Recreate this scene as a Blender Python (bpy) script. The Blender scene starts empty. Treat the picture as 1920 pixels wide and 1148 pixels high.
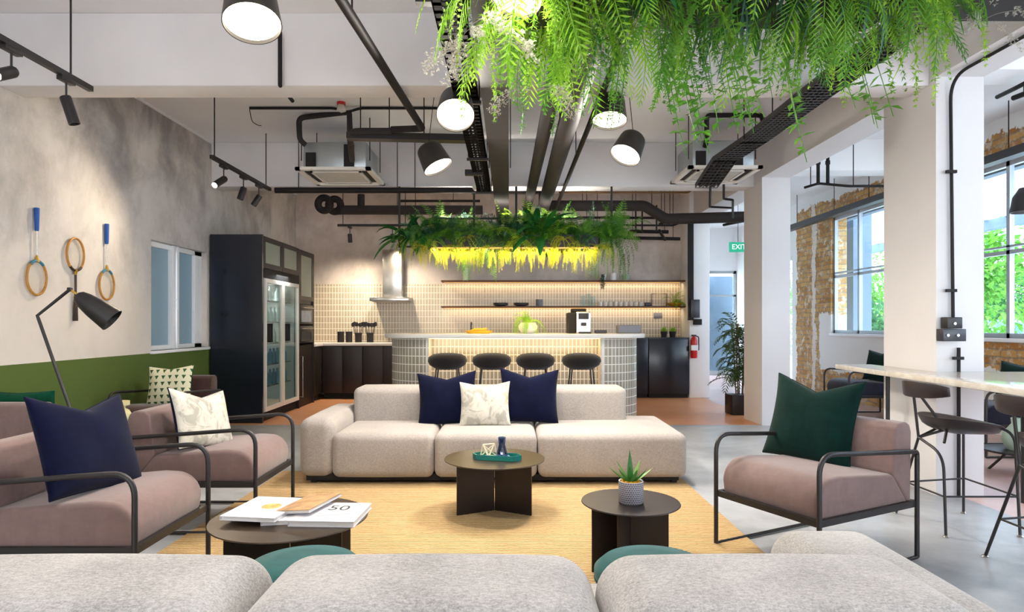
import bpy, bmesh, math, random
from mathutils import Vector, Matrix, Euler
R = math.radians
random.seed(7)
SC = bpy.context.scene
COL = SC.collection

# ------------------------------------------------------------------ camera, world, exposure
FPX, VX, VY, CH = 1200.0, 955.0, 607.0, 1.15      # focal length in px, vanishing point, eye height
cam_d = bpy.data.cameras.new('camera')
cam = bpy.data.objects.new('camera', cam_d); COL.objects.link(cam)
cam.location = (0, 0, CH); cam.rotation_euler = (R(90), 0, 0)
cam_d.sensor_width = 36.0; cam_d.lens = 36.0*FPX/1920.0
cam_d.shift_x = 5.0/1920.0; cam_d.shift_y = 33.0/1920.0
cam_d.clip_start = 0.05; cam_d.clip_end = 300
SC.camera = cam
SC.view_settings.view_transform = 'Standard'; SC.view_settings.look = 'None'
SC.view_settings.gamma = 1.0; SC.view_settings.use_curve_mapping = False
SC.view_settings.exposure = 0.3
SC.cycles.use_denoising = True
SC.cycles.max_bounces = 7; SC.cycles.diffuse_bounces = 5; SC.cycles.glossy_bounces = 3
SC.cycles.transparent_max_bounces = 12; SC.cycles.transmission_bounces = 5
SC.cycles.sample_clamp_indirect = 6.0
SC.cycles.caustics_reflective = False; SC.cycles.caustics_refractive = False

w = bpy.data.worlds.new('sky'); SC.world = w; w.use_nodes = True
nt = w.node_tree; nt.nodes.clear()
wo = nt.nodes.new('ShaderNodeOutputWorld'); bg = nt.nodes.new('ShaderNodeBackground')
tc = nt.nodes.new('ShaderNodeTexCoord'); sp = nt.nodes.new('ShaderNodeSeparateXYZ')
cr = nt.nodes.new('ShaderNodeValToRGB')
cr.color_ramp.elements[0].position = 0.0; cr.color_ramp.elements[0].color = (0.85, 0.9, 1.0, 1)
cr.color_ramp.elements[1].position = 0.6; cr.color_ramp.elements[1].color = (0.66, 0.79, 1.0, 1)
nt.links.new(tc.outputs['Generated'], sp.inputs[0]); nt.links.new(sp.outputs['Z'], cr.inputs[0])
nt.links.new(cr.outputs[0], bg.inputs['Color']); nt.links.new(bg.outputs[0], wo.inputs[0])
bg.inputs['Strength'].default_value = 13.0

def area_light(name, loc, direction, sx, sy, power, color, parent=None, shape='RECTANGLE', spread=180):
    d = bpy.data.lights.new(name, 'AREA'); d.shape = shape; d.size = sx
    if shape in ('RECTANGLE', 'ELLIPSE'): d.size_y = sy
    d.energy = power; d.color = color; d.spread = R(spread)
    o = bpy.data.objects.new(name, d); COL.objects.link(o)
    q = Vector(direction).to_track_quat('-Z', 'Y')
    o.rotation_euler = q.to_euler(); o.location = loc
    if parent: o.parent = parent
    return o
# unseen fill lights added behind the camera, backed by added windows (window_6 and window_7)
area_light('near_end_fill_light', (-0.3, -3.35, 1.2), (0.0, 1, 0.45), 6.0, 2.0, 260, (0.93, 0.96, 1.0))
area_light('veranda_end_fill_light', (4.1, -3.35, 1.2), (0.0, 1, .4), 1.7, 2.0, 120, (0.93, 0.96, 1.0))

# ------------------------------------------------------------------ helpers
def P(x, y, Y):                                    # photo pixel at depth Y -> place in the room
    return Vector(((x-VX)*Y/FPX, Y, CH-(y-VY)*Y/FPX))
def onz(x, y, z):                                  # photo pixel on the horizontal plane z
    Y = (CH-z)*FPX/(y-VY); return Vector(((x-VX)*Y/FPX, Y, z))
def hexc(s):
    s = s.lstrip('#'); v = [int(s[i:i+2], 16)/255 for i in (0, 2, 4)]
    return tuple((a/12.92 if a <= 0.04045 else ((a+0.055)/1.055)**2.4) for a in v)+(1,)

class MB:
    def __init__(s): s.v = []; s.f = []; s.uv = None
    def add(s, vs, fs):
        n = len(s.v); s.v += [Vector(v) for v in vs]; s.f += [tuple(i+n for i in f) for f in fs]; return s
    def box(s, x0, x1, y0, y1, z0, z1):
        if x0 > x1: x0, x1 = x1, x0
        if y0 > y1: y0, y1 = y1, y0
        if z0 > z1: z0, z1 = z1, z0
        return s.add([(x0,y0,z0),(x1,y0,z0),(x1,y1,z0),(x0,y1,z0),(x0,y0,z1),(x1,y0,z1),(x1,y1,z1),(x0,y1,z1)],
                     [(0,3,2,1),(4,5,6,7),(0,1,5,4),(1,2,6,5),(2,3,7,6),(3,0,4,7)])
    def tube(s, pts, r, n=8, cap=True, r2=None):
        pts = [Vector(p) for p in pts]; m = len(pts); rings = []; ref = None
        for i, p in enumerate(pts):
            if i == 0: d = pts[1]-p
            elif i == m-1: d = p-pts[i-1]
            else: d = (pts[i+1]-p).normalized()+(p-pts[i-1]).normalized()
            if d.length < 1e-9: d = Vector((0,0,1))
            d.normalize()
            if ref is None:
                ref = Vector((0,0,1)) if abs(d.z) < .9 else Vector((1,0,0))
            a = d.cross(ref)
            if a.length < 1e-4: a = d.cross(Vector((1,0.3,0)))
            a.normalize(); b = a.cross(d); ref = b
            rr = r if r2 is None else r+(r2-r)*i/(m-1)
            rings.append([p+a*math.cos(2*math.pi*k/n)*rr+b*math.sin(2*math.pi*k/n)*rr for k in range(n)])
        vs = [v for g in rings for v in g]; fs = []
        for i in range(m-1):
            for k in range(n):
                k2 = (k+1) % n
                fs.append((i*n+k, i*n+k2, (i+1)*n+k2, (i+1)*n+k))
        if cap: fs.append(tuple(range(n))[::-1]); fs.append(tuple((m-1)*n+k for k in range(n)))
        return s.add(vs, fs)
    def bar(s, a, b, wd, ht, up=(0,0,1)):          # rectangular bar between two points
        a = Vector(a); b = Vector(b); d = (b-a).normalized(); up = Vector(up)
        if abs(d.dot(up)) > .98: up = Vector((1,0,0))
        x = d.cross(up).normalized()*wd/2; z = x.cross(d).normalized()*ht/2
        vs = [a-x-z, a+x-z, a+x+z, a-x+z, b-x-z, b+x-z, b+x+z, b-x+z]
        return s.add(vs, [(0,1,2,3),(7,6,5,4),(1,0,4,5),(2,1,5,6),(3,2,6,7),(0,3,7,4)])
    def lathe(s, prof, c=(0,0,0), n=24, mat=None):
        c = Vector(c); vs = []; fs = []; m = len(prof)
        for r, z in prof:
            for k in range(n):
                v = Vector((r*math.cos(2*math.pi*k/n), r*math.sin(2*math.pi*k/n), z))
                if mat is not None: v = mat @ v
                vs.append(c+v)
        for i in range(m-1):
            for k in range(n):
                k2 = (k+1) % n; fs.append((i*n+k, i*n+k2, (i+1)*n+k2, (i+1)*n+k))
        if prof[0][0] > 1e-5: fs.append(tuple(range(n))[::-1])
        if prof[-1][0] > 1e-5: fs.append(tuple((m-1)*n+k for k in range(n)))
        return s.add(vs, fs)
    def prism(s, poly, z0, z1):                    # polygon in xy
        n = len(poly); vs = [(x,y,z0) for x,y in poly]+[(x,y,z1) for x,y in poly]
        return s.add(vs, [tuple(range(n))[::-1], tuple(range(n,2*n))]+[(k,(k+1)%n,n+(k+1)%n,n+k) for k in range(n)])
    def prism_y(s, poly, y0, y1):                  # polygon in xz, extruded along y
        n = len(poly); vs = [(x,y0,z) for x,z in poly]+[(x,y1,z) for x,z in poly]
        return s.add(vs, [tuple(range(n)), tuple(range(n,2*n))[::-1]]+[(k,n+k,n+(k+1)%n,(k+1)%n) for k in range(n)])
    def rbox(s, x0, x1, y0, y1, z0, z1, r, puff=(0,0,0), inner=4, seg=4):
        h = [(x1-x0)/2, (y1-y0)/2, (z1-z0)/2]; c = Vector(((x0+x1)/2, (y0+y1)/2, (z0+z1)/2))
        rr = min(r, min(h)*.999); ax = []
        for a in range(3):
            core = h[a]-rr; L = []
            for i in range(seg+1): L.append(-core-rr*math.tan(math.pi/4*(1-i/seg)))
            for i in range(1, inner): L.append(-core+2*core*i/inner)
            for i in range(seg+1): L.append(core+rr*math.tan(math.pi/4*(i/seg)))
            ax.append(L)
        idx = {}; vs = []; fs = []
        def vert(i, j, k):
            key = (i, j, k)
            if key in idx: return idx[key]
            p = [ax[0][i], ax[1][j], ax[2][k]]
            q = [max(-(h[a]-rr), min(h[a]-rr, p[a])) for a in range(3)]
            d = Vector([p[a]-q[a] for a in range(3)])
            if d.length > 0: d = d.normalized()*rr
            v = Vector(q)+d
            for a in range(3):
                b1, b2 = (a+1) % 3, (a+2) % 3
                if puff[a]:
                    wgt = max(0, 1-(v[b1]/h[b1])**2)*max(0, 1-(v[b2]/h[b2])**2)
                    v[a] += puff[a]*wgt*(v[a]/h[a])
            idx[key] = len(vs); vs.append(v+c); return idx[key]
        n = [len(a)-1 for a in ax]
        for a in range(3):
            b1, b2 = (a+1) % 3, (a+2) % 3
            for side in (0, n[a]):
                for i in range(n[b1]):
                    for j in range(n[b2]):
                        q = []
                        for (di, dj) in ((0,0),(1,0),(1,1),(0,1)):
                            key = [0,0,0]; key[a] = side; key[b1] = i+di; key[b2] = j+dj
                            q.append(vert(*key))
                        fs.append(tuple(q) if side else tuple(q[::-1]))
        return s.add(vs, fs)
    def xform(s, M): s.v = [M @ v for v in s.v]; return s
    def build(s, name, mat, parent=None, bevel=0, seg=2, smooth=None, uv=None, world=False, angle=35):
        vs = s.v; loc = Vector((0,0,0))
        if parent is None:
            xs = [v.x for v in vs]; ys = [v.y for v in vs]; zs = [v.z for v in vs]
            loc = Vector(((min(xs)+max(xs))/2, (min(ys)+max(ys))/2, min(zs)))
            vs = [v-loc for v in vs]
        elif world:
            o = WLOC[parent.name]; vs = [v-o for v in vs]
        me = bpy.data.meshes.new(name); me.from_pydata([tuple(v) for v in vs], [], s.f)
        if bevel:
            bm = bmesh.new(); bm.from_mesh(me)
            es = [e for e in bm.edges if len(e.link_faces) == 2 and e.calc_face_angle(0) > R(angle)]
            bmesh.ops.bevel(bm, geom=es, offset=bevel, segments=seg, affect='EDGES', profile=.5, clamp_overlap=True)
            bm.to_mesh(me); bm.free()
        if uv is not None:
            L = me.uv_layers.new(name='UVMap'); wp = [v+loc for v in vs] if parent is None else s.v
            for lp in me.loops: L.data[lp.index].uv = uv(wp[lp.vertex_index], lp.vertex_index)
        me.update()
        if smooth is None: smooth = bool(bevel)
        if smooth:
            me.polygons.foreach_set('use_smooth', [True]*len(me.polygons))
            try: me.set_sharp_from_angle(angle=R(50))
            except Exception: pass
        if mat: me.materials.append(mat)
        o = bpy.data.objects.new(name, me); COL.objects.link(o); o.location = loc
        if parent: o.parent = parent
        return o

WLOC = {}
def thing(name, label, cat, loc=(0,0,0), rz=0, group=None):
    o = bpy.data.objects.new(name, None); COL.objects.link(o); o.empty_display_size = .1
    o.location = loc; o.rotation_euler = (0, 0, rz); o['label'] = label; o['category'] = cat
    if group: o['group'] = group
    WLOC[o.name] = Vector(loc); return o
def tag(o, label, cat, group=None, kind=None):
    o['label'] = label; o['category'] = cat
    if group: o['group'] = group
    if kind: o['kind'] = kind
    return o
def struct(o, label=None):
    o['kind'] = 'structure'
    if label: o['label'] = label
    return o
def dup(root, loc, rz=None, label=None, scale=None, rot=None):
    r = root.copy(); COL.objects.link(r); r.location = loc
    if rz is not None: r.rotation_euler = (0, 0, rz)
    if rot is not None: r.rotation_euler = rot
    if label: r['label'] = label
    if scale: r.scale = (scale,)*3 if not hasattr(scale, '__len__') else scale
    for ch in list(root.children):
        c = ch.copy(); COL.objects.link(c); c.parent = r
        for g in ch.children:
            d = g.copy(); COL.objects.link(d); d.parent = c
    return r
def fillet(pts, r, n=5):
    pts = [Vector(p) for p in pts]; out = [pts[0]]
    for i in range(1, len(pts)-1):
        a, b, c = pts[i-1], pts[i], pts[i+1]; u = (a-b); v = (c-b)
        rr = min(r, u.length*.49, v.length*.49); p0 = b+u.normalized()*rr; p1 = b+v.normalized()*rr
        for k in range(n+1):
            t = k/n; out.append(p0*(1-t)**2+b*2*t*(1-t)+p1*t*t)
    out.append(pts[-1]); return out
def rot_to(d):                                     # matrix turning -Z onto direction d
    return Vector(d).to_track_quat('-Z', 'Y').to_matrix()

# ------------------------------------------------------------------ materials
MATS = {}
class NT:
    def __init__(s, m): s.t = m.node_tree; s.n = s.t.nodes; s.l = s.t.links
    def node(s, k, **kw):
        nd = s.n.new(k)
        for a, b in kw.items(): setattr(nd, a, b)
        return nd
    def link(s, a, b): s.l.new(a, b)
    def math(s, op, a, b=None, c=None):
        nd = s.n.new('ShaderNodeMath'); nd.operation = op
        for i, q in enumerate((a, b, c)):
            if q is None: continue
            if isinstance(q, (int, float)): nd.inputs[i].default_value = q
            else: s.l.new(q, nd.inputs[i])
        return nd.outputs[0]
    def noise(s, vec, scale, detail=4, rough=.55, dist=0):
        nd = s.n.new('ShaderNodeTexNoise'); nd.inputs['Scale'].default_value = scale
        nd.inputs['Detail'].default_value = detail; nd.inputs['Roughness'].default_value = rough
        nd.inputs['Distortion'].default_value = dist
        if vec is not None: s.l.new(vec, nd.inputs['Vector'])
        return nd.outputs['Fac']
    def mapping(s, vec, scale=(1,1,1), rot=(0,0,0), loc=(0,0,0)):
        nd = s.n.new('ShaderNodeMapping'); nd.inputs['Scale'].default_value = scale
        nd.inputs['Rotation'].default_value = rot; nd.inputs['Location'].default_value = loc
        s.l.new(vec, nd.inputs['Vector']); return nd.outputs[0]
    def ramp(s, fac, stops):
        nd = s.n.new('ShaderNodeValToRGB'); e = nd.color_ramp.elements
        while len(e) < len(stops): e.new(.5)
        for i, (p, c) in enumerate(stops): e[i].position = p; e[i].color = c if len(c) == 4 else tuple(c)+(1,)
        s.l.new(fac, nd.inputs[0]); return nd.outputs[0]
    def mix(s, fac, a, b, mode='MIX'):
        nd = s.n.new('ShaderNodeMixRGB'); nd.blend_type = mode
        for i, q in ((0, fac), (1, a), (2, b)):
            if isinstance(q, (int, float)): nd.inputs[i].default_value = q
            elif isinstance(q, tuple): nd.inputs[i].default_value = q
            else: s.l.new(q, nd.inputs[i])
        return nd.outputs[0]
    def bump(s, h, strength, dist, bs):
        nd = s.n.new('ShaderNodeBump'); nd.inputs['Strength'].default_value = strength
        nd.inputs['Distance'].default_value = dist
        s.l.new(h, nd.inputs['Height']); s.l.new(nd.outputs[0], bs.inputs['Normal'])
def new_mat(name, color=(.5,.5,.5,1), rough=.6, metal=0.0, spec=None):
    m = bpy.data.materials.new(name); m.use_nodes = True
    bs = m.node_tree.nodes['Principled BSDF']
    bs.inputs['Base Color'].default_value = color; bs.inputs['Roughness'].default_value = rough
    bs.inputs['Metallic'].default_value = metal
    if spec is not None: bs.inputs['Specular IOR Level'].default_value = spec
    MATS[name] = m; return m, bs, NT(m)
def mk(name, col, rough=.6, metal=0, var=.12, scale=6, bumps=0, bscale=80, spec=None, stretch=(1,1,1)):
    """plain painted / woven / cast surface with slight procedural variation"""
    c = hexc(col); m, bs, t = new_mat(name, c, rough, metal, spec)
    o = t.node('ShaderNodeTexCoord').outputs['Object']
    if stretch != (1,1,1): o = t.mapping(o, stretch)
    f = t.noise(o, scale, 3)
    lo = tuple(x*(1-var) for x in c[:3])+(1,); hi = tuple(min(1, x*(1+var)) for x in c[:3])+(1,)
    t.link(t.ramp(f, [(.3, lo), (.7, hi)]), bs.inputs['Base Color'])
    if bumps: t.bump(t.noise(o, bscale, 2), bumps, .004, bs)
    return m
def emis(name, col, strength):
    m, bs, t = new_mat(name, (0,0,0,1), .5); c = hexc(col)
    bs.inputs['Emission Color'].default_value = c; bs.inputs['Emission Strength'].default_value = strength; return m
def fabric(name, col, var=.18, weave=420, bump=.5, spec=.1, sheen=.2, blotch=2.2, stripes=0):
    c = hexc(col); m, bs, t = new_mat(name, c, .95, 0, spec)
    o = t.node('ShaderNodeTexCoord').outputs['Object']
    f1 = t.noise(t.mapping(o, (1,1,.35)), weave*.45, 3, .7); f2 = t.noise(t.mapping(o, (.3,.6,1)), weave*.45, 3, .7)
    f = t.math('MULTIPLY', t.math('ADD', f1, f2), .5); b = t.noise(o, blotch, 2)
    f = t.math('ADD', t.math('MULTIPLY', f, .75), t.math('MULTIPLY', b, .25))
    lo = tuple(x*(1-var*2) for x in c[:3])+(1,); hi = tuple(min(1, x*(1+var*1.6)) for x in c[:3])+(1,)
    t.link(t.ramp(f, [(.38, lo), (.62, hi)]), bs.inputs['Base Color'])
    bs.inputs['Sheen Weight'].default_value = sheen
    t.bump(f, bump, .003, bs); return m

M = {}
def concrete(name, a, b, cdark, warm, scale=1.0, green=False, streak=.6, rough=.85, board=True):
    m, bs, t = new_mat(name, a, rough, 0, .3)
    p = t.node('ShaderNodeNewGeometry').outputs['Position']
    n1 = t.noise(p, 1.1*scale, 6, .62, .4); n2 = t.noise(t.mapping(p, (1.1,1.1,.85)), 3.2*scale, 6, .68, .35)
    n3 = t.noise(t.mapping(p, (1,1,1)), .45*scale, 3, .5)
    f = t.math('ADD', t.math('MULTIPLY', n1, .55), t.math('MULTIPLY', n2, .45))
    base = t.ramp(f, [(.36, b), (.52, a), (.66, tuple(min(1, x*1.12) for x in a[:3])+(1,))])
    sx = t.node('ShaderNodeSeparateXYZ'); t.link(p, sx.inputs[0])
    # dark water stains near the top of the wall, worn warm plaster lower down
    hz = t.math('MULTIPLY', t.math('SUBTRACT', sx.outputs[2], 1.75), 1.0)
    st = t.noise(t.mapping(p, (1.1,1.1,.85), loc=(0,.6,0)), 1.7, 6, .62, .4)
    st2 = t.math('MULTIPLY', t.math('MAXIMUM', t.math('MULTIPLY', t.math('SUBTRACT', st, .43), 5.0), 0), t.math('MINIMUM', t.math('MAXIMUM', hz, 0), 1))
    st2 = t.math('MINIMUM', t.math('MULTIPLY', st2, streak), .85)
    base = t.mix(st2, base, cdark)
    wm = t.math('MINIMUM', t.math('MAXIMUM', t.math('MULTIPLY', t.math('SUBTRACT', 1.95, t.math('ADD', sx.outputs[2], t.math('MULTIPLY', n3, .3))), 2.0), 0), 1)
    base = t.mix(t.math('MULTIPLY', wm, .75), base, warm)
    h = t.math('ADD', n2, t.math('MULTIPLY', n1, .6))
    if green:
        gl = t.math('GREATER_THAN', .865, t.math('ADD', sx.outputs[2], t.math('MULTIPLY', n2, .004)))
        base = t.mix(gl, base, hexc('#54652f'))
    t.link(base, bs.inputs['Base Color']); t.bump(h, .25, .02, bs); return m
M['conc_left'] = concrete('stained plaster', hexc('#cbc5c0'), hexc('#aaa4a0'), hexc('#878180'), hexc('#dfd5ca'), green=True, streak=.7)
M['conc_back'] = concrete('bare concrete', hexc('#d2c7c0'), hexc('#b3a9a3'), hexc('#a3978e'), hexc('#d3c8bc'), scale=1.0, streak=.4)
M['conc_ceiling'] = mk('painted ceiling', '#e9e8ea', .9, var=.05, scale=.8)
M['beam'] = mk('grey beam paint', '#dcd9da', .85, var=.07, scale=1.2)
M['col_paint'] = mk('white wall paint', '#d8d5d6', .8, var=.04, scale=1.0)
M['white'] = mk('white paint', '#f0f0f1', .7, var=.03, scale=1.5)
M['black'] = mk('black metal', '#1f1c1d', .45, .0, var=.15, scale=8)
M['black_matt'] = mk('matt black', '#1d1a1b', .85, var=.15)
M['pipe'] = mk('painted pipe', '#1d1a1b', .6, spec=.25, var=.12, scale=3)
M['duct'] = mk('duct wrap', '#262223', .75, var=.1, scale=3)
M['tray_black'] = mk('tray black', '#1b1819', .85, spec=.12, var=.1)
M['foam'] = mk('pipe insulation', '#242022', .85, var=.2, scale=12)
M['galv'] = mk('galvanised steel', '#a9b0b4', .38, .7, var=.1, scale=4)
M['ac_white'] = mk('cassette plastic', '#dcd6cf', .5, var=.04)
M['grey_plastic'] = mk('grey grille', '#b6b0a6', .6, var=.08)
M['chrome'] = mk('steel', '#c8c4bf', .25, .9, var=.06)
M['brass'] = mk('brass', '#b89238', .35, .6, var=.1)
M['terracotta'] = None
def floor_mat(name, c1, c2, c3, rough, sc=1.0, grid=None):
    m, bs, t = new_mat(name, c1, rough, 0, .5)
    p = t.node('ShaderNodeNewGeometry').outputs['Position']
    n1 = t.noise(p, .8*sc, 6, .6, .6); n2 = t.noise(p, 3.5*sc, 5, .7, .3)
    f = t.math('ADD', t.math('MULTIPLY', n1, .6), t.math('MULTIPLY', n2, .4))
    col = t.ramp(f, [(.35, c2), (.5, c1), (.65, c3)])
    if grid:
        br = t.node('ShaderNodeTexBrick'); br.offset = 0; br.inputs['Scale'].default_value = 1
        br.inputs['Brick Width'].default_value = grid; br.inputs['Row Height'].default_value = grid
        br.inputs['Mortar Size'].default_value = .004; t.link(p, br.inputs['Vector'])
        col = t.mix(t.math('MULTIPLY', br.outputs['Fac'], .35), col, tuple(x*.6 for x in c1[:3])+(1,))
    t.link(col, bs.inputs['Base Color'])
    t.link(t.ramp(n2, [(.2, (rough-.06,)*3+(1,)), (.8, (rough+.08,)*3+(1,))]), bs.inputs['Roughness']); return m
M['floor'] = floor_mat('polished screed', hexc('#a0a2a5'), hexc('#808286'), hexc('#bbbec2'), .36)
M['floor_k'] = floor_mat('terracotta screed', hexc('#d6966a'), hexc('#c98757'), hexc('#dea886'), .35, 1.0, .6)
M['floor_v'] = floor_mat('pink screed', hexc('#c9a79e'), hexc('#bb9a92'), hexc('#d8bdb4'), .35, 1.0, .6)
def tile_mat(name, tile, tile2, grout, tw, th):
    m, bs, t = new_mat(name, tile, .25, 0, .5)
    uv = t.node('ShaderNodeUVMap').outputs[0]
    br = t.node('ShaderNodeTexBrick'); br.offset = 0; br.inputs['Scale'].default_value = 1
    br.inputs['Brick Width'].default_value = tw; br.inputs['Row Height'].default_value = th
    br.inputs['Mortar Size'].default_value = .0048; br.inputs['Mortar Smooth'].default_value = .1; br.inputs['Bias'].default_value = 0
    br.inputs['Color1'].default_value = tile; br.inputs['Color2'].default_value = tile2; br.inputs['Mortar'].default_value = grout
    t.link(uv, br.inputs['Vector']); t.link(br.outputs['Color'], bs.inputs['Base Color'])
    t.link(t.ramp(br.outputs['Fac'], [(0, (.22,)*3), (1, (.8,)*3)]), bs.inputs['Roughness'])
    t.bump(t.math('SUBTRACT', 1.0, br.outputs['Fac']), .5, .002, bs); return m
M['tile'] = tile_mat('finger tiles', hexc('#b3a590'), hexc('#bbae9a'), hexc('#efe8da'), .047, .097)
M['tile_bar'] = tile_mat('bar finger tiles', hexc('#948e80'), hexc('#9f998b'), hexc('#e5e1d8'), .047, .097)
def brick_mat():
    m, bs, t = new_mat('exposed brick and plaster', hexc('#b08a55'), .95)
    p = t.node('ShaderNodeNewGeometry').outputs['Position']
    sx = t.node('ShaderNodeSeparateXYZ'); t.link(p, sx.inputs[0])
    y, z = sx.outputs[1], sx.outputs[2]
    cb = t.node('ShaderNodeCombineXYZ'); t.link(y, cb.inputs[0]); t.link(z, cb.inputs[1])
    n1 = t.noise(p, 3.0, 5, .65); n2 = t.noise(p, 11, 4, .7); n3 = t.noise(p, 1.3, 3)
    dv = t.node('ShaderNodeVectorMath', operation='ADD'); t.link(cb.outputs[0], dv.inputs[0])
    nv = t.node('ShaderNodeTexNoise'); nv.inputs['Scale'].default_value = 9; t.link(p, nv.inputs['Vector'])
    sc = t.node('ShaderNodeVectorMath', operation='SCALE'); t.link(nv.outputs['Color'], sc.inputs[0]); sc.inputs['Scale'].default_value = .035
    t.link(sc.outputs[0], dv.inputs[1])
    br = t.node('ShaderNodeTexBrick'); br.inputs['Scale'].default_value = 1
    br.inputs['Brick Width'].default_value = .22; br.inputs['Row Height'].default_value = .075
    br.inputs['Mortar Size'].default_value = .008; br.inputs['Mortar Smooth'].default_value = .4
    br.inputs['Color1'].default_value = hexc('#a67236'); br.inputs['Color2'].default_value = hexc('#c79a58'); br.inputs['Mortar'].default_value = hexc('#8d7f6c')
    t.link(dv.outputs[0], br.inputs['Vector'])
    remains = t.ramp(n1, [(.45, hexc('#b9a68a')), (.6, hexc('#ded3c2'))])
    col = t.mix(t.math('MINIMUM', t.math('MAXIMUM', t.math('MULTIPLY', t.math('SUBTRACT', n2, .5), 7.0), 0), .85), br.outputs['Color'], remains)
    # where the plaster still stands: a ragged patch below the sill and a strip at the ceiling
    wob = t.math('ADD', t.math('MULTIPLY', t.math('SUBTRACT', n1, .5), .3), t.math('MULTIPLY', t.math('SUBTRACT', n2, .5), .16))
    yy = t.math('ADD', y, wob); zz = t.math('ADD', z, wob)
    a = t.math('MULTIPLY', t.math('LESS_THAN', yy, 10.42), t.math('GREATER_THAN', zz, t.math('ADD', .43, t.math('MULTIPLY', t.math('LESS_THAN', y, 7.6), 9))))
    a = t.math('MULTIPLY', a, t.math('LESS_THAN', zz, 1.32))
    b = t.math('GREATER_THAN', zz, t.math('ADD', 3.1, 0.0))
    c = t.math('MAXIMUM', t.math('GREATER_THAN', yy, 11.25), t.math('MULTIPLY', t.math('LESS_THAN', y, 7.6), t.math('LESS_THAN', zz, .68)))
    d = t.math('MULTIPLY', t.math('LESS_THAN', y, 2.0), 1.0)
    e = t.math('MULTIPLY', t.math('GREATER_THAN', yy, 10.56), t.math('LESS_THAN', yy, 10.68))   # pale chased strip
    e = t.math('MULTIPLY', e, .7)
    mask = t.math('MINIMUM', t.math('ADD', t.math('ADD', a, b), t.math('ADD', t.math('ADD', c, d), e)), 1)
    col = t.mix(mask, col, hexc('#e4e2df'))
    t.link(col, bs.inputs['Base Color'])
    hh = t.math('MULTIPLY', t.math('ADD', n2, t.math('MULTIPLY', br.outputs['Fac'], -.4)), t.math('SUBTRACT', 1.0, mask))
    t.bump(hh, .8, .03, bs); return m
M['brick'] = brick_mat()
def jute():
    m, bs, t = new_mat('jute weave', hexc('#d8b375'), .95, 0, .1)
    o = t.node('ShaderNodeTexCoord').outputs['Object']
    w1 = t.node('ShaderNodeTexWave'); w1.bands_direction = 'Y'; w1.inputs['Scale'].default_value = 17; w1.inputs['Distortion'].default_value = 1.6
    w1.inputs['Detail'].default_value = 3; w1.inputs['Detail Scale'].default_value = 2.5; t.link(o, w1.inputs['Vector'])
    n = t.noise(t.mapping(o, (2.5, 42, 1)), 2.6, 4, .75); n2 = t.noise(o, 1.2, 2)
    f = t.math('ADD', t.math('MULTIPLY', w1.outputs['Fac'], .4), t.math('MULTIPLY', n, .6))
    c = t.ramp(f, [(.34, hexc('#7f5f35')), (.5, hexc('#b8986a')), (.64, hexc('#d6bd94'))])
    c = t.mix(t.math('MULTIPLY', n2, .25), c, hexc('#b08a55'))
    t.link(c, bs.inputs['Base Color']); t.bump(f, .6, .006, bs); return m
M['jute'] = jute()
M['sofa'] = fabric('oatmeal wool', '#a8a099', .12, 420, .5)
M['sofa_near'] = fabric('grey melange wool', '#aba7a4', .22, 620, .5, blotch=5)
M['mauve'] = fabric('mauve velvet', '#7c6662', .06, 60, .15, sheen=.35, blotch=3)
M['brown_vel'] = fabric('brown velvet', '#4a3430', .08, 60, .15, sheen=.3)
M['navy_seat'] = fabric('navy upholstery', '#23232f', .1, 200, .2)
M['navy'] = fabric('navy velvet', '#0a0e28', .12, 60, .2, sheen=.06, blotch=6)
M['green_vel'] = fabric('bottle green velvet', '#062420', .15, 60, .2, sheen=.08, blotch=6)
M['green_sat'] = fabric('emerald velvet', '#0c4a32', .15, 60, .2, sheen=.1, blotch=6)
M['teal'] = fabric('teal velvet', '#0c4e4c', .12, 60, .2, sheen=.2, blotch=6)
M['char'] = fabric('charcoal upholstery', '#1e1b1c', .15, 200, .3)
M['cream_cush'] = None
def painted_cushion():
    m, bs, t = new_mat('cream brushed cotton', hexc('#d9d3c6'), .9)
    o = t.node('ShaderNodeTexCoord').outputs['Object']
    n = t.noise(o, 9, 4, .6, 1.2); n2 = t.noise(o, 4, 2)
    c = t.ramp(n, [(.40, hexc('#a09c90')), (.46, hexc('#bdb8ab')), (.58, hexc('#cbc6ba')), (.66, hexc('#b5ad90'))])
    t.link(c, bs.inputs['Base Color']); t.bump(t.noise(o, 200, 2), .2, .002, bs); return m
M['cream_cush'] = painted_cushion()
def triangle_cushion():
    m, bs, t = new_mat('green triangle print', hexc('#d8d2ac'), .9)
    o = t.node('ShaderNodeTexCoord').outputs['Object']
    sx = t.node('ShaderNodeSeparateXYZ'); t.link(o, sx.inputs[0])
    u = t.math('FRACT', t.math('ADD', t.math('MULTIPLY', sx.outputs[0], 17.5), 40.25)); v = t.math('FRACT', t.math('ADD', t.math('MULTIPLY', sx.outputs[2], 17.5), 40.1))
    # downward triangle: |u-.5| < v*.5 , v<.7
    k = t.math('LESS_THAN', t.math('ABSOLUTE', t.math('SUBTRACT', u, .5)), t.math('MULTIPLY', v, .5))
    k = t.math('MULTIPLY', k, t.math('LESS_THAN', v, .62))
    t.link(t.mix(k, hexc('#dfdab8'), hexc('#31552f')), bs.inputs['Base Color']); return m
M['tri_cush'] = triangle_cushion()
M['table_black'] = mk('bronze black lacquer', '#2a2221', .38, .3, var=.1)
M['table_bronze'] = mk('bronze lacquer top', '#4a3d31', .3, .5, var=.15)
M['wood_dark'] = mk('dark timber veneer', '#1d1516', .5, var=.3, scale=3, stretch=(8,8,1))
M['black_blue'] = mk('blue black laminate', '#1b1f29', .22, var=.1)
M['shelf'] = mk('walnut shelf', '#5c3a28', .5, var=.2, stretch=(1,8,8))
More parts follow.
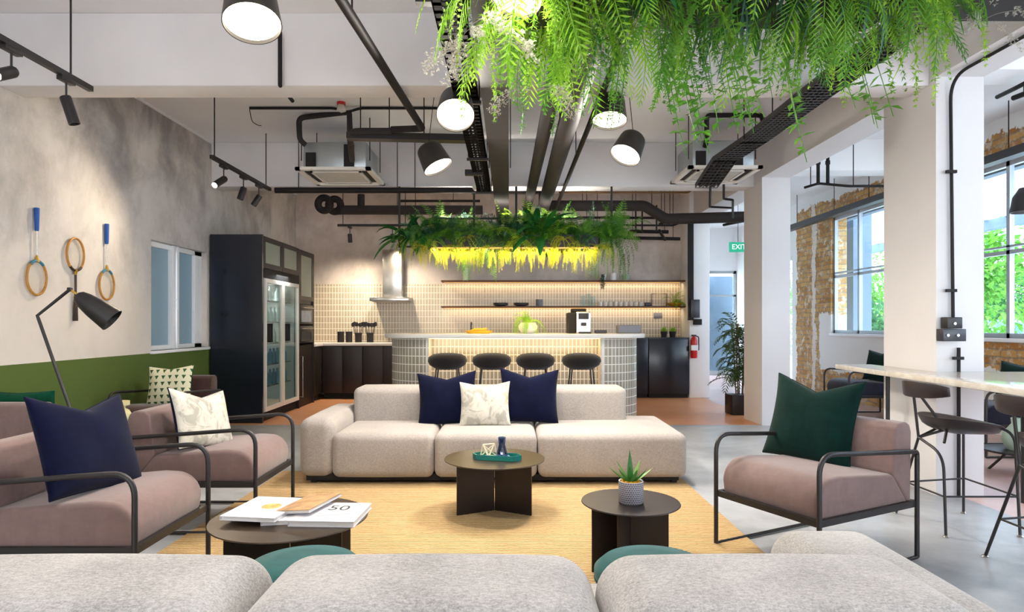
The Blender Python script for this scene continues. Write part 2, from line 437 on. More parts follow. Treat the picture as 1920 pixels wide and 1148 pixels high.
def marble():
    m, bs, t = new_mat('pale marble', hexc('#ddd6cc'), .12, 0, .5)
    o = t.node('ShaderNodeTexCoord').outputs['Object']
    n = t.noise(o, 2.5, 7, .6, 2.5)
    t.link(t.ramp(n, [(.38, hexc('#d8d2c8')), (.49, hexc('#c9c0b3')), (.54, hexc('#d6d0c6'))]), bs.inputs['Base Color']); return m
M['marble'] = marble()
M['worktop'] = mk('white stone', '#dedad4', .25, var=.04)
M['seat_leather'] = mk('dark brown leather', '#2b2223', .38, var=.15, scale=5)
def pane(name, col, alpha, rough=.05):
    m = bpy.data.materials.new(name); m.use_nodes = True; t = NT(m); t.n.clear()
    out = t.node('ShaderNodeOutputMaterial'); g = t.node('ShaderNodeBsdfGlossy'); g.inputs['Roughness'].default_value = rough
    tr = t.node('ShaderNodeBsdfTransparent'); tr.inputs[0].default_value = hexc(col)
    fr = t.node('ShaderNodeFresnel'); fr.inputs['IOR'].default_value = 1.45
    bf = t.node('ShaderNodeNewGeometry').outputs['Backfacing']; mx = t.node('ShaderNodeMixShader')
    t.link(t.math('MULTIPLY', t.math('MINIMUM', t.math('ADD', fr.outputs[0], alpha), 1), t.math('SUBTRACT', 1.0, bf)), mx.inputs[0])
    t.link(tr.outputs[0], mx.inputs[1]); t.link(g.outputs[0], mx.inputs[2]); t.link(mx.outputs[0], out.inputs[0]); return m
M['glass'] = pane('clear glass', '#f2f8f8', .0)
M['fridge_glass'] = pane('fridge glass', '#dfeaea', .06)
def frosted(name, col, tcol):
    m = bpy.data.materials.new(name); m.use_nodes = True; t = NT(m); t.n.clear()
    out = t.node('ShaderNodeOutputMaterial'); d = t.node('ShaderNodeBsdfPrincipled'); d.inputs['Base Color'].default_value = hexc(col); d.inputs['Roughness'].default_value = .35
    o = t.node('ShaderNodeTexCoord').outputs['Object']; n = t.noise(o, 12, 3)
    t.bump(n, .15, .01, d)
    tl = t.node('ShaderNodeBsdfTranslucent'); tl.inputs[0].default_value = hexc(tcol)
    mx = t.node('ShaderNodeMixShader'); mx.inputs[0].default_value = .12
    t.link(d.outputs[0], mx.inputs[1]); t.link(tl.outputs[0], mx.inputs[2]); t.link(mx.outputs[0], out.inputs[0]); return m
M['frost_blue'] = frosted('frosted blue glass', '#8fa3ad', '#9db4bd')
M['frost_grey'] = frosted('frosted cabinet glass', '#9aa59b', '#b8c2b8')
def leafm(name, c1, c2, c3, trans=.35):
    m = bpy.data.materials.new(name); m.use_nodes = True; t = NT(m); t.n.clear()
    out = t.node('ShaderNodeOutputMaterial'); d = t.node('ShaderNodeBsdfPrincipled'); d.inputs['Roughness'].default_value = .5
    oi = t.node('ShaderNodeObjectInfo'); o = t.node('ShaderNodeTexCoord').outputs['Object']
    n = t.noise(o, 7, 3); f = t.math('ADD', t.math('MULTIPLY', n, .75), t.math('MULTIPLY', oi.outputs['Random'], .3))
    c = t.ramp(f, [(.32, hexc(c1)), (.55, hexc(c2)), (.78, hexc(c3))])
    t.link(c, d.inputs['Base Color']); tl = t.node('ShaderNodeBsdfTranslucent'); t.link(c, tl.inputs[0])
    mx = t.node('ShaderNodeMixShader'); mx.inputs[0].default_value = trans
    t.link(d.outputs[0], mx.inputs[1]); t.link(tl.outputs[0], mx.inputs[2]); t.link(mx.outputs[0], out.inputs[0]); return m
M['leaf_lime'] = leafm('lime foliage', '#5f9420', '#8abb2f', '#b6d854', .42)
M['leaf_mid'] = leafm('green foliage', '#33701d', '#58952b', '#86b545', .38)
M['leaf_dark'] = leafm('deep green foliage', '#0f3f1a', '#1d6428', '#3f8c34', .25)
M['leaf_blue'] = leafm('grey green foliage', '#35574c', '#4f7d63', '#7fa884', .3)
M['leaf_led_tint'] = leafm('yellow green foliage', '#9dae22', '#c9cc34', '#e6dc50', .45)  # yellow glow of the planter led put into the leaf colour
M['blossom'] = leafm('white blossom', '#a8a498', '#bdb9ad', '#cfccc0', .3)
M['stem'] = mk('brown stem', '#6d5137', .8, var=.2)
# ------------------------------------------------------------------ the room
XL, XR, XO, YB, ZC = -3.47, 2.85, 5.05, 10.4, 3.26
struct(MB().box(XL-.15, 3.0, -3.5, 7.26, -.12, 0).build('floor', M['floor']), 'polished grey concrete floor of the lounge')
struct(MB().box(XL-.15, 3.0, 7.26, YB+.15, -.12, 0).build('floor_kitchen', M['floor_k']), 'warm terracotta floor of the kitchen')
struct(MB().box(3.0, XO+.25, -3.5, 14.4, -.12, 0).build('floor_veranda', M['floor_v']), 'pinkish floor beyond the white columns')
struct(MB().box(XL-.15, XO+.25, -3.5, 14.4, ZC, ZC+.15).build('ceiling', M['conc_ceiling']), 'white painted concrete ceiling')
# left wall with a window hole Y 6.23..7.30, z .885..1.955
b = MB(); W0, W1, Z0, Z1 = 6.20, 7.34, .885, 1.965
b.box(XL-.2, XL, -3.5, W0, 0, ZC).box(XL-.2, XL, W1, YB+.15, 0, ZC).box(XL-.2, XL, W0, W1, 0, Z0).box(XL-.2, XL, W0, W1, Z1, ZC)
struct(b.build('wall_left', M['conc_left']), 'stained concrete wall with olive green painted base')
struct(MB().box(XL, 3.1, YB, YB+.2, 0, ZC).build('wall_back', M['conc_back']), 'bare concrete wall behind the kitchen')
# tiled splashback, z .85..1.79
struct(MB().box(XL+.005, 2.775, YB-.02, YB, .80, 1.79).build('wall_back_tiles', M['tile'], uv=lambda p, i: (p.x, p.z)), 'beige finger tile splashback')
# white end pilaster beside the passage and the corridor wall beyond it
struct(MB().box(2.785, 3.1, 9.9, YB, 0, ZC).build('wall_pilaster', M['white'], bevel=.006), 'white wall end beside the passage')
struct(MB().box(2.9, 3.1, YB, 14.2, 0, ZC).build('wall_corridor', M['white']))
# column line with header
b = MB()
b.box(XR, XR+.32, 4.275, 4.87, 0, 2.8).box(XR, XR+.32, 7.22, 7.77, 0, 2.8).box(XR, XR+.32, -3.5, 10.4, 2.8, ZC).box(XR, XR+.32, -3.5, .3, 0, 2.8)
struct(b.build('wall_right', M['col_paint']), 'white columns and header between lounge and veranda')
# ceiling beams
struct(MB().box(XL, XR, 4.34, 4.58, 2.765, ZC).build('trim_1', M['beam'], bevel=.008), 'dropped concrete beam over the sofas')
struct(MB().box(XL, XR, 7.447, 7.70, 2.745, ZC).build('trim_2', M['beam'], bevel=.008), 'dropped concrete beam before the kitchen')
struct(MB().box(3.17, XO, 7.3, 7.6, 2.9, ZC).build('trim_3', M['white'], bevel=.008), 'white beam over the veranda')
struct(MB().box(3.17, XO, 4.4, 4.7, 2.9, ZC).build('trim_4', M['white'], bevel=.008), 'white beam over the near veranda')
struct(MB().box(XL, XL+.02, .0, YB, ZC-.02, ZC).build('trim_5', M['conc_ceiling']))
# outer wall with windows
wins = [(7.9, 10.05), (5.0, 7.3), (2.4, 4.4), (-.4, 1.9), (-3.2, -.9)]; ZS, ZT = 1.0, 2.81
b = MB(); y = -3.5
for (a, c) in sorted(wins):
    b.box(XO, XO+.25, y, a, 0, ZC); b.box(XO, XO+.25, a, c, 0, ZS); b.box(XO, XO+.25, a, c, ZT, ZC); y = c
b.box(XO, XO+.25, y, 11.42, 0, ZC).box(XO, XO+.25, 11.42, 12.6, 2.35, ZC).box(XO, XO+.25, 12.6, 14.4, 0, ZC)
struct(b.build('wall_outer', M['brick']), 'veranda wall of exposed brick with patches of white plaster')
k = 1; M['steel_grey'] = mk('grey steel frame', '#a4abb2', .45, .2, var=.05)
for (a, c) in wins:
    f = MB(); fx0, fx1 = XO+.04, XO+.09
    n = max(2, round((c-a)/.78)); step = (c-a)/n
    f.box(fx0, fx1, a, c, ZS, ZS+.05).box(fx0, fx1, a, c, ZT-.05, ZT)
    for i in range(n+1):
        yy = a+step*i; yy = min(max(yy, a+.022), c-.022); f.box(fx0, fx1, yy-.022, yy+.022, ZS, ZT)
    f.box(fx0, fx1, a, c, 1.86, 1.90).box(fx0, fx1, a, c, 1.93, 1.95)
    root = MB().box(XO-.02, XO+.25, a-.03, c+.03, ZS-.04, ZS).build('window_%d' % k, M['white'], bevel=.004)
    struct(root, 'steel framed veranda window with square panes'); WLOC[root.name] = root.location.copy()
    f.build('window_frame', M['steel_grey'], root, world=True)
    MB().box(XO+.06, XO+.066, a+.02, c-.02, ZS+.03, ZT-.03).build('pane', M['glass'], root, world=True)
    k += 1
# veranda door opening at its far end (X = outer wall) and far glazed wall
f = MB().box(XO+.02, XO+.1, 11.42, 11.48, 0, 2.35).box(XO+.02, XO+.1, 12.54, 12.6, 0, 2.35).box(XO+.02, XO+.1, 11.42, 12.6, 2.29, 2.35).box(XO+.02, XO+.1, 11.98, 12.03, 0, 2.3).box(XO+.02, XO+.1, 11.42, 12.6, 0, .08)
d = f.build('door_1', M['ac_white']); struct(d, 'glazed side door at the far end of the veranda'); WLOC[d.name] = d.location.copy()
MB().box(XO+.055, XO+.062, 11.45, 12.57, .05, 2.3).build('pane', M['glass'], d, world=True)
FZ = 2.32
struct(MB().box(3.1, XO+.25, 14.2, 14.4, FZ, ZC).build('wall_far', M['white']), 'white wall over the glazed entrance')
f = MB()
for x in (3.1, 4.36, 4.98): f.box(x, x+.06, 14.22, 14.28, 0, FZ)
f.box(3.1, XO, 14.22, 14.28, FZ-.06, FZ).box(3.1, XO, 14.22, 14.28, 0, .1).box(3.1, XO, 14.22, 14.28, 1.75, 1.79)
d = f.build('door_2', M['galv']); struct(d, 'glazed entrance at the end of the passage'); WLOC[d.name] = d.location.copy()
MB().box(3.12, 5.0, 14.245, 14.252, .05, FZ-.04).build('pane', M['glass'], d, world=True)
# dark curtain panel behind the right part of the entrance
# near end: street front behind the camera (piers, sill and head only)
b = MB().box(XL, XO+.25, -3.7, -3.5, 0, .2).box(XL, XO+.25, -3.7, -3.5, 2.2, ZC).box(XL, -3.3, -3.7, -3.5, .2, 2.2).box(2.7, 3.25, -3.7, -3.5, .2, 2.2).box(4.95, XO+.25, -3.7, -3.5, .2, 2.2)
M['opal'] = frosted('opal glass', '#e4e8ea', '#7f8688')
for nm_, xa_, xb_ in (('window_6', -3.3, 2.7), ('window_7', 3.25, 4.95)):  # windows added only to frame the fill lights
    f = MB(); n_ = max(2, round((xb_-xa_)/1.2))
    for i in range(n_+1): xx = xa_+(xb_-xa_-.05)*i/n_; f.box(xx, xx+.05, -3.6, -3.54, .2, 2.2)
    f.box(xa_, xb_, -3.6, -3.54, .2, .26).box(xa_, xb_, -3.6, -3.54, 2.14, 2.2)
    wq = f.build(nm_, M['steel_grey']); struct(wq, 'wide opal glass window added behind the camera to back a fill light'); WLOC[wq.name] = wq.location.copy()
    MB().box(xa_+.02, xb_-.02, -3.58, -3.57, .22, 2.18).build('pane', M['opal'], wq, world=True)
struct(b.build('wall_near', M['white']), 'white wall behind the camera')
# left window
r_ = MB().box(XL-.16, XL+.035, W0-.02, W1+.02, Z0-.03, Z0).build('window_5', M['white'], bevel=.004); struct(r_, 'white timber casement window with frosted panes'); WLOC[r_.name] = r_.location.copy()
f = MB(); x0, x1 = XL-.13, XL-.06
f.box(x0, x1, W0, W1, Z0, Z0+.045).box(x0, x1, W0, W1, Z1-.05, Z1).box(x0, x1, W0, W0+.03, Z0, Z1).box(x0, x1, W1-.16, W1, Z0, Z1)
ym = (W0+W1)/2-.02
f.box(x0, x1+.02, ym-.07, ym-.012, Z0, Z1).box(x0, x1+.02, ym+.012, ym+.06, Z0, Z1)
f.build('window_frame', M['white'], r_, bevel=.003, world=True)
MB().box(XL-.1, XL-.093, W0+.02, ym-.05, Z0+.03, Z1-.03).build('pane', M['frost_blue'], r_, world=True)
MB().box(XL-.1, XL-.093, ym+.05, W1-.1, Z0+.03, Z1-.03).build('pane', M['frost_blue'], r_, world=True)
MB().tube([(XL-.05, ym-.02, 1.40), (XL-.02, ym-.02, 1.40), (XL-.02, ym-.02, 1.30)], .008).build('latch', M['white'], r_, world=True)
# baseboards
struct(MB().box(XL, XL+.015, -3.5, 7.36, 0, .08).build('baseboard_left', M['black_matt']))

# ------------------------------------------------------------------ outside, beyond the veranda windows
m, bs, t = new_mat('ground outside', hexc('#d6d3cc'), .9); M['ground'] = m
M['facade'] = mk('pale facade', '#dfe3ea', .9, var=.04, scale=.5)
M['bluegrey'] = mk('blue grey paint', '#5f6f80', .7, var=.06)
M['carblue'] = mk('blue car paint', '#3553a8', .25, .3, var=.05)
M['window_dark'] = mk('dark glazing', '#76869a', .1, var=.2)
struct(MB().box(XO+.25, 60, -20, 60, -.2, -.1).build('ground', M['ground']))
struct(MB().box(-20, XO+.25, 14.4, 60, -.2, -.1).build('ground', M['ground']))
# walkway canopy outside: slab left out so light passes between slats; grey posts
o = thing('pergola', 'white slatted pergola over the walkway outside the veranda windows', 'pergola', (6.8, 7, 0))
for x_ in (5.4, 8.5): MB().box(x_-.06, x_+.06, -3, 16, 2.80, 2.98).build('beam', M['bluegrey'], o, world=True)
for i in range(40): MB().box(5.32, 8.6, -2.8+i*.47, -2.72+i*.47, 2.98, 3.12).build('slat', M['facade'], o, world=True)
for yy in (-2, 3.0, 7.9, 12.9):
    MB().box(8.35, 8.65, yy, yy+.35, -.1, 2.8).build('post', M['bluegrey'], o, world=True)
MB().box(5.6, 5.9, 10.42, 10.75, -.1, 2.98).build('post', M['bluegrey'], o, world=True)
o = thing('pale_building', 'pale building with rows of windows across the street', 'building', (20, 20, 0))
MB().box(20, 24, -10, 45, -.1, 9).build('wall', M['facade'], o, world=True)
for fl in range(3):
    for i in range(22):
        MB().box(19.95, 20.02, -8+i*2.4, -6.8+i*2.4, 1.0+fl*2.8, 2.6+fl*2.8).build('window', M['window_dark'], o, world=True)
o = thing('far_building', 'pale building across the yard beyond the glazed entrance', 'building', (3, 26, 0))
MB().box(-10, 9, 27, 30, -.1, 8).build('wall', M['facade'], o, world=True)
for i in range(6): MB().box(-8+i*2.6, -6.8+i*2.6, 26.95, 27.02, 1, 2.6).build('window', M['window_dark'], o, world=True)
# car
def car(name, label, x, y, rz):
    o = thing(name, label, 'car', (x, y, -.1), rz)
    prof = [(-2.1,.25),(-2.12,.62),(-1.95,.78),(-1.25,.86),(-.7,1.32),(.75,1.36),(1.45,.92),(2.0,.82),(2.1,.6),(2.1,.25)]
    MB().prism_y(prof, -.82, .82).build('body', M['carblue'], o, bevel=.08, seg=3)
    MB().prism_y([(-1.1,.9),(-.64,1.27),(.05,1.29),(.05,.9)], -.835, -.80).build('side_window', M['window_dark'], o)
    MB().prism_y([(.12,.9),(.12,1.29),(.72,1.3),(1.25,.93)], -.835, -.80).build('side_window', M['window_dark'], o)
    MB().prism_y([(-1.1,.9),(-.64,1.27),(.7,1.3),(1.25,.93)], .80, .835).build('side_window', M['window_dark'], o)
    for sx in (-1.3, 1.3):
        for sy in (-.78, .78):
            MB().lathe([(.0,-.09),(.2,-.09),(.31,-.08),(.31,.08),(.2,.09),(0,.09)], (sx, sy, .31), 20, Matrix.Rotation(R(90), 3, 'X')).build('wheel', M['black_matt'], o, smooth=True)
car('parked_car', 'blue car parked outside in front of the green hedge', 12.9, 15.9, R(82))

# ------------------------------------------------------------------ kitchen
def frustum(b, c, r0, r1, h, n=20): return b.lathe([(r0, 0), (r1, h)], c, n)
# base cabinets along the back wall
o = None
cx = [-2.85+.62*i for i in range(8)]
names = ['dark timber base cabinet in the corner by the oven tower', 'dark timber base cabinet below the black canisters', 'dark timber base cabinet beside the tiled bar',
         'dark base cabinet behind the left end of the bar', 'dark base cabinet behind the bar, below the faucet', 'dark base cabinet behind the bar, centre',
         'dark base cabinet behind the bar, below the espresso machine', 'dark base cabinet behind the right end of the bar']
for i, x in enumerate(cx[:7]):
    o = thing('base_cabinet', names[i], 'cabinet', (x+.31, 10.08, 0), 0, 'dark base cabinets along the back wall')
    MB().box(-.307, .307, -.33, .295, .09, .81).build('body', M['wood_dark'], o)
    MB().box(-.30, .30, -.27, .29, 0, .09).build('plinth', M['black_matt'], o)
    MB().box(-.304, -.002, -.352, -.332, .10, .80).build('door', M['wood_dark'], o, bevel=.002)
    MB().box(.002, .304, -.352, -.332, .10, .80).build('door', M['wood_dark'], o, bevel=.002)
o = thing('base_cabinet', 'dark low cabinet on the left wall between oven tower and corner', 'cabinet', (-3.15, 9.55, 0))
MB().box(-.31, .28, -.20, .18, .09, .81).build('body', M['wood_dark'], o); MB().box(-.31, .25, -.2, .18, 0, .09).build('plinth', M['black_matt'], o)
MB().box(.282, .30, -.195, .17, .10, .80).build('door', M['wood_dark'], o, bevel=.002)
tag(MB().prism([(-3.46,9.345),(-2.83,9.345),(-2.83,9.72),(1.5,9.72),(1.5,10.375),(-3.46,10.375)], .812, .855).build('worktop', M['worktop'], bevel=.003), 'long pale stone worktop on the dark base cabinets', 'worktop')
for i, (x, lb) in enumerate([(1.52, 'blue black cupboard at the right end of the bar'), (2.15, 'blue black cupboard nearest the fire extinguisher')]):
    o = thing('storage_cupboard', lb, 'cabinet', (x+.31, 10.1, 0), 0, 'blue black cupboards right of the bar')
    MB().box(-.31, .31, -.22, .27, .06, .916).build('body', M['black_blue'], o); MB().box(-.30, .30, -.2, .27, 0, .06).build('plinth', M['black_matt'], o)
    MB().box(-.308, .308, -.242, -.222, .065, .912).build('door', M['black_blue'], o, bevel=.002)
    MB().box(-.31, .31, -.245, .27, .916, .936).build('top', M['black_blue'], o)
# tall refrigerator housing on the left wall
o = thing('refrigerator_housing', 'tall blue black cabinet housing a double glass door refrigerator', 'cabinet', (-3.16, 8.02, 0))
XF = -2.85
MB().box(XL+.02, XF, 7.38, 7.42, 0, 2.18).build('side_panel', M['black_blue'], o, world=True)
MB().box(XL+.02, XL+.04, 7.42, 8.66, 0, 2.18).build('back_panel', M['black_matt'], o, world=True)
MB().box(XL+.04, XF-.03, 7.42, 8.66, 2.15, 2.18).build('top_panel', M['wood_dark'], o, world=True)
MB().box(XL+.04, XF-.02, 7.42, 8.66, 1.74, 1.80).build('shelf_panel', M['wood_dark'], o, world=True)
MB().box(XF-.03, XF+.005, 7.42, 8.66, 1.69, 1.79).build('fascia', M['black_matt'], o, world=True)
MB().box(XL+.04, XF-.04, 7.42, 8.66, 0, .1).build('plinth', M['black_matt'], o, world=True)
for a, c in ((7.43, 8.04), (8.05, 8.655)):
    fr = MB().box(XF-.025, XF, a, c, 1.80, 1.86).box(XF-.025, XF, a, c, 2.11, 2.165).box(XF-.025, XF, a, a+.055, 1.86, 2.11).box(XF-.025, XF, c-.055, c, 1.86, 2.11).build('door', M['wood_dark'], o, world=True)
    MB().box(XF-.018, XF-.008, a+.05, c-.05, 1.855, 2.115).build('pane', M['frost_grey'], fr)
    fr.children[0].parent = fr
    for v in fr.children[0].data.vertices: v.co -= Vector((-3.16, 8.02, 0))
o2 = thing('glass_door_refrigerator', 'double glass door refrigerator with pale frames and black pull handles', 'refrigerator', (-3.16, 8.03, .1))
MB().box(XL+.05, XL+.07, 7.44, 8.64, .1, 1.68).box(XL+.07, XF-.05, 7.44, 7.46, .1, 1.68).box(XL+.07, XF-.05, 8.62, 8.64, .1, 1.68).box(XL+.07, XF-.05, 7.46, 8.62, 1.66, 1.68).box(XL+.07, XF-.05, 7.46, 8.62, .1, .14).build('liner', M['worktop'], o2, world=True)
for i in range(5):
    s = MB(); zz = .38+.26*i
    for j in range(14): s.box(XL+.09, XF-.10, 7.48+j*.086, 7.486+j*.086, zz, zz+.006)
    s.box(XL+.09, XL+.1, 7.46, 8.62, zz, zz+.012).box(XF-.1, XF-.09, 7.46, 8.62, zz, zz+.012); s.build('wire_shelf', M['chrome'], o2, world=True)
for a, c, hy in ((7.45, 8.04, 7.53), (8.05, 8.64, 8.13)):
    fr = MB().box(XF-.03, XF+.012, a, c, .12, .17).box(XF-.03, XF+.012, a, c, 1.63, 1.68).box(XF-.03, XF+.012, a, a+.045, .17, 1.63).box(XF-.03, XF+.012, c-.045, c, .17, 1.63).build('door', M['ac_white'], o2, world=True)
    off = Vector((-3.16, 8.03, .1))
    def sub(mb, nm, mt):
        mb.v = [v-off for v in mb.v]; return mb.build(nm, mt, fr)
    sub(MB().box(XF-.012, XF-.004, a+.04, c-.04, .165, 1.635), 'pane', M['fridge_glass'])
    sub(MB().box(XF+.012, XF+.05, hy-.03, hy-.012, .93, 1.15).box(XF+.012, XF+.05, hy+.03, hy+.048, .93, 1.15).box(XF+.03, XF+.05, hy-.03, hy+.048, .93, .95).box(XF+.03, XF+.05, hy-.03, hy+.048, 1.13, 1.15), 'handle', M['black_matt'])
area_light('refrigerator_light', (-3.16, 8.03, 1.655), (.3, 0, -1), .4, 1.0, 16, (.95, 1.0, 1.0))
# bottles inside the refrigerator, on the shelves
M['bottle_blue'] = mk('blue can', '#6f94a8', .3, var=.3); M['bottle_pale'] = mk('milk bottle', '#cfd6cf', .3, var=.1)
nb = 0
for i in range(5):
    zz = .386+.26*i
    for j in range(9):
        yy = 7.55+j*.125
        if (i*5+j*3) % 7 == 0: continue
        mb = MB().lathe([(.0,0),(.035,0),(.035,.12),(.014,.16),(.014,.19),(0,.19)], (0,0,0), 10)
        q = mb.build('bottle', M['bottle_blue'] if i < 2 else M['bottle_pale'], None, smooth=True); q.location = (XF-.16, yy, zz)
        tag(q, ('pale blue' if i < 2 else 'pale')+' bottle on the '+['lowest', 'second', 'middle', 'fourth', 'top'][i]+' shelf inside the glass door refrigerator', 'bottle', 'bottles on the '+['lowest', 'second', 'middle', 'fourth', 'top'][i]+' refrigerator shelf')
# oven tower
o = thing('oven_tower', 'dark tall cabinet with built in ovens beside the refrigerator', 'cabinet', (-3.16, 9.0, 0))
MB().box(XL+.02, XF, 8.665, 8.70, 0, 2.16).box(XL+.02, XF, 9.305, 9.34, 0, 2.16).box(XL+.02, XF-.02, 8.7, 9.305, 0, .85).box(XL+.02, XF-.02, 8.7, 9.305, 1.42, 1.47).box(XL+.02, XF-.3, 8.7, 9.305, .85, 2.16).box(XL+.02, XF, 8.7, 9.305, 2.13, 2.16).build('body', M['wood_dark'], o, world=True)
fr = MB().box(XF-.02, XF+.002, 8.70, 9.305, 1.47, 1.53).box(XF-.02, XF+.002, 8.70, 9.305, 2.09, 2.14).box(XF-.02, XF+.002, 8.7, 8.76, 1.53, 2.09).box(XF-.02, XF+.002, 9.245, 9.305, 1.53, 2.09).build('door', M['wood_dark'], o, world=True)
mb = MB().box(XF-.014, XF-.006, 8.75, 9.25, 1.52, 2.1); mb.v = [v-Vector((-3.16, 9.0, 0)) for v in mb.v]; mb.build('pane', M['frost_grey'], fr)
for a, c, nm in ((.88, 1.12, 'oven'), (1.14, 1.41, 'microwave')):
    MB().box(XF-.28, XF-.0, 8.71, 9.295, a, c).build(nm, M['black'], o, world=True, bevel=.004)
    MB().box(XF+.0, XF+.006, 8.76, 9.2, a+.03, c-.08).build('oven_glass', M['window_dark'] if nm == 'microwave' else M['black_blue'], o, world=True)
    MB().tube([(XF+.0, 8.78, c-.04), (XF+.035, 8.78, c-.04), (XF+.035, 9.22, c-.04), (XF+.0, 9.22, c-.04)], .008).build('oven_handle', M['chrome'], o, world=True)
MB().tube([(XF-.02, 8.74, .70), (XF+.03, 8.74, .70), (XF+.03, 8.74, .15), (XF-.02, 8.74, .15)], .008).build('handle', M['chrome'], o, world=True)
# range hood
o = thing('range_hood', 'steel chimney range hood on the tiled wall', 'range hood', (-1.86, 10.15, 1.5))
MB().box(-2.0, -1.70, 10.10, 10.37, 1.57, 2.32).build('chimney', M['chrome'], o, world=True, bevel=.003)
MB().box(-2.17, -1.56, 9.92, 10.37, 1.50, 1.56).build('canopy', M['chrome'], o, world=True, bevel=.004)
MB().box(-2.14, -1.59, 9.95, 10.34, 1.49, 1.499).build('filter', M['grey_plastic'], o, world=True)
# shelves with small LED strips under them
warm = (1.0, .72, .42); M['led'] = emis('warm led', '#ffb765', 1.3); M['led2'] = emis('warm led bright', '#ffe0a0', 3.0)
for z, lb in ((1.825, 'upper long walnut shelf on the kitchen wall'), (1.415, 'lower long walnut shelf on the kitchen wall')):
    o = thing('wall_shelf', lb, 'shelf', (.85, 10.25, z))
    MB().box(-1.93, 1.94, -.13, .125, -.012, .012).build('board', M['shelf'], o, bevel=.002)
    MB().box(-1.90, 1.90, .06, .075, -.02, -.0125).build('led_strip', M['led'], o)
    area_light('shelf_light', (.85, 10.30, z-.025), (0, .25, -1), 3.8, .03, 4.5, warm)
def pot(name, prof, mat, loc, label, cat, group=None, n=20):
    q = MB().lathe(prof, (0,0,0), n).build(name, mat, None, smooth=True); q.location = loc; tag(q, label, cat, group); return q
zt, zl = 1.838, 1.428
M['ceramic_w'] = mk('white ceramic', '#e6e2db', .3, var=.04); M['ceramic_d'] = mk('dark ceramic', '#34343c', .35, var=.1); M['ceramic_g'] = mk('grey ceramic', '#6d7180', .4, var=.1)
M['yellow'] = mk('yellow ceramic', '#d9a92a', .4, var=.15); M['sage'] = mk('sage ceramic', '#9fb09c', .5, var=.1)
pot('vase', [(0,0),(.045,0),(.045,.2),(.038,.2),(.038,.02),(0,.02)], M['ceramic_w'], (-.7, 10.24, zt), 'tall white vase on the upper shelf, left end', 'vase')
pot('vase', [(0,0),(.05,0),(.05,.12),(.042,.12),(.042,.02),(0,.02)], M['ceramic_w'], (1.66, 10.24, zt), 'short white vase on the upper shelf below the hanging plants', 'vase')
pot('bowl', [(0,0),(.05,0),(.075,.09),(.07,.09),(.045,.01),(0,.01)], M['sage'], (1.86, 10.24, zt), 'small sage green pot on the upper shelf', 'bowl')
for i, (x, lb) in enumerate([(-.14, 'left stack of dark plates on the lower shelf'), (.19, 'right stack of dark plates on the lower shelf')]):
    pot('plate_stack', [(0,0),(.06,0),(.12,.02),(.12,.03),(.1,.035),(.12,.04),(.12,.055),(.05,.05),(0,.05)], M['ceramic_d'], (x, 10.24, zl), lb, 'plates', 'stacks of dark plates')
pot('mug', [(0,0),(.055,0),(.055,.11),(.048,.11),(.048,.01),(0,.01)], M['ceramic_g'], (.48, 10.24, zl), 'grey and white mug on the lower shelf', 'mug')
for i in range(9):
    q = MB().lathe([(0,0),(.028,0),(.036,.07),(.032,.07),(.026,.006),(0,.006)], (0,0,0), 14).build('cup', M['ceramic_w'], None, smooth=True); q.location = (1.45+i*.082, 10.22, zl)
    tag(q, ['leftmost', 'second', 'third', 'fourth', 'middle', 'sixth', 'seventh', 'eighth', 'rightmost'][i]+' white cup in the row on the lower shelf', 'cup', 'white cups in a row on the lower shelf')
for i, (x, hh) in enumerate([(1.18, .17), (1.27, .2), (1.34, .16)]):
    q = MB().lathe([(0,0),(.035,0),(.035,hh),(.03,hh),(.03,.01),(0,.01)], (0,0,0), 14).build('glass_jar', M['glass'], None, smooth=True); q.location = (x, 10.24, zl)
    tag(q, ['short clear', 'tallest clear', 'smallest clear'][i]+' glass jar beside the white cups', 'jar', 'glass jars on the lower shelf')
q = MB().rbox(-.05, .05, -.04, .04, 0, .06, .015).build('dark_box', M['ceramic_d'], None, smooth=True); q.location = (2.21, 10.22, zl); tag(q, 'small dark box at the right end of the white cups', 'box')
q = thing('wire_stand', 'thin dark wire stand on the lower shelf', 'stand', (2.4, 10.24, zl))
MB().tube([(-.12,0,.005), (-.12,0,.2), (.12,0,.2), (.12,0,.005)], .005).build('frame', M['black'], q); MB().tube([(-.12,.05,.005), (-.12,.05,.2), (.12,.05,.2), (.12,.05,.005)], .005).build('frame', M['black'], q)
# wall socket plate
q = MB().box(-.07, .07, -.012, 0, -.045, .045).build('wall_socket', M['ceramic_g'], None, bevel=.003); q.location = ((1234-955)*10.37/1200, 10.378, 1.15+(607-597)*10.37/1200); tag(q, 'grey double socket on the tiles below the lower shelf', 'socket')
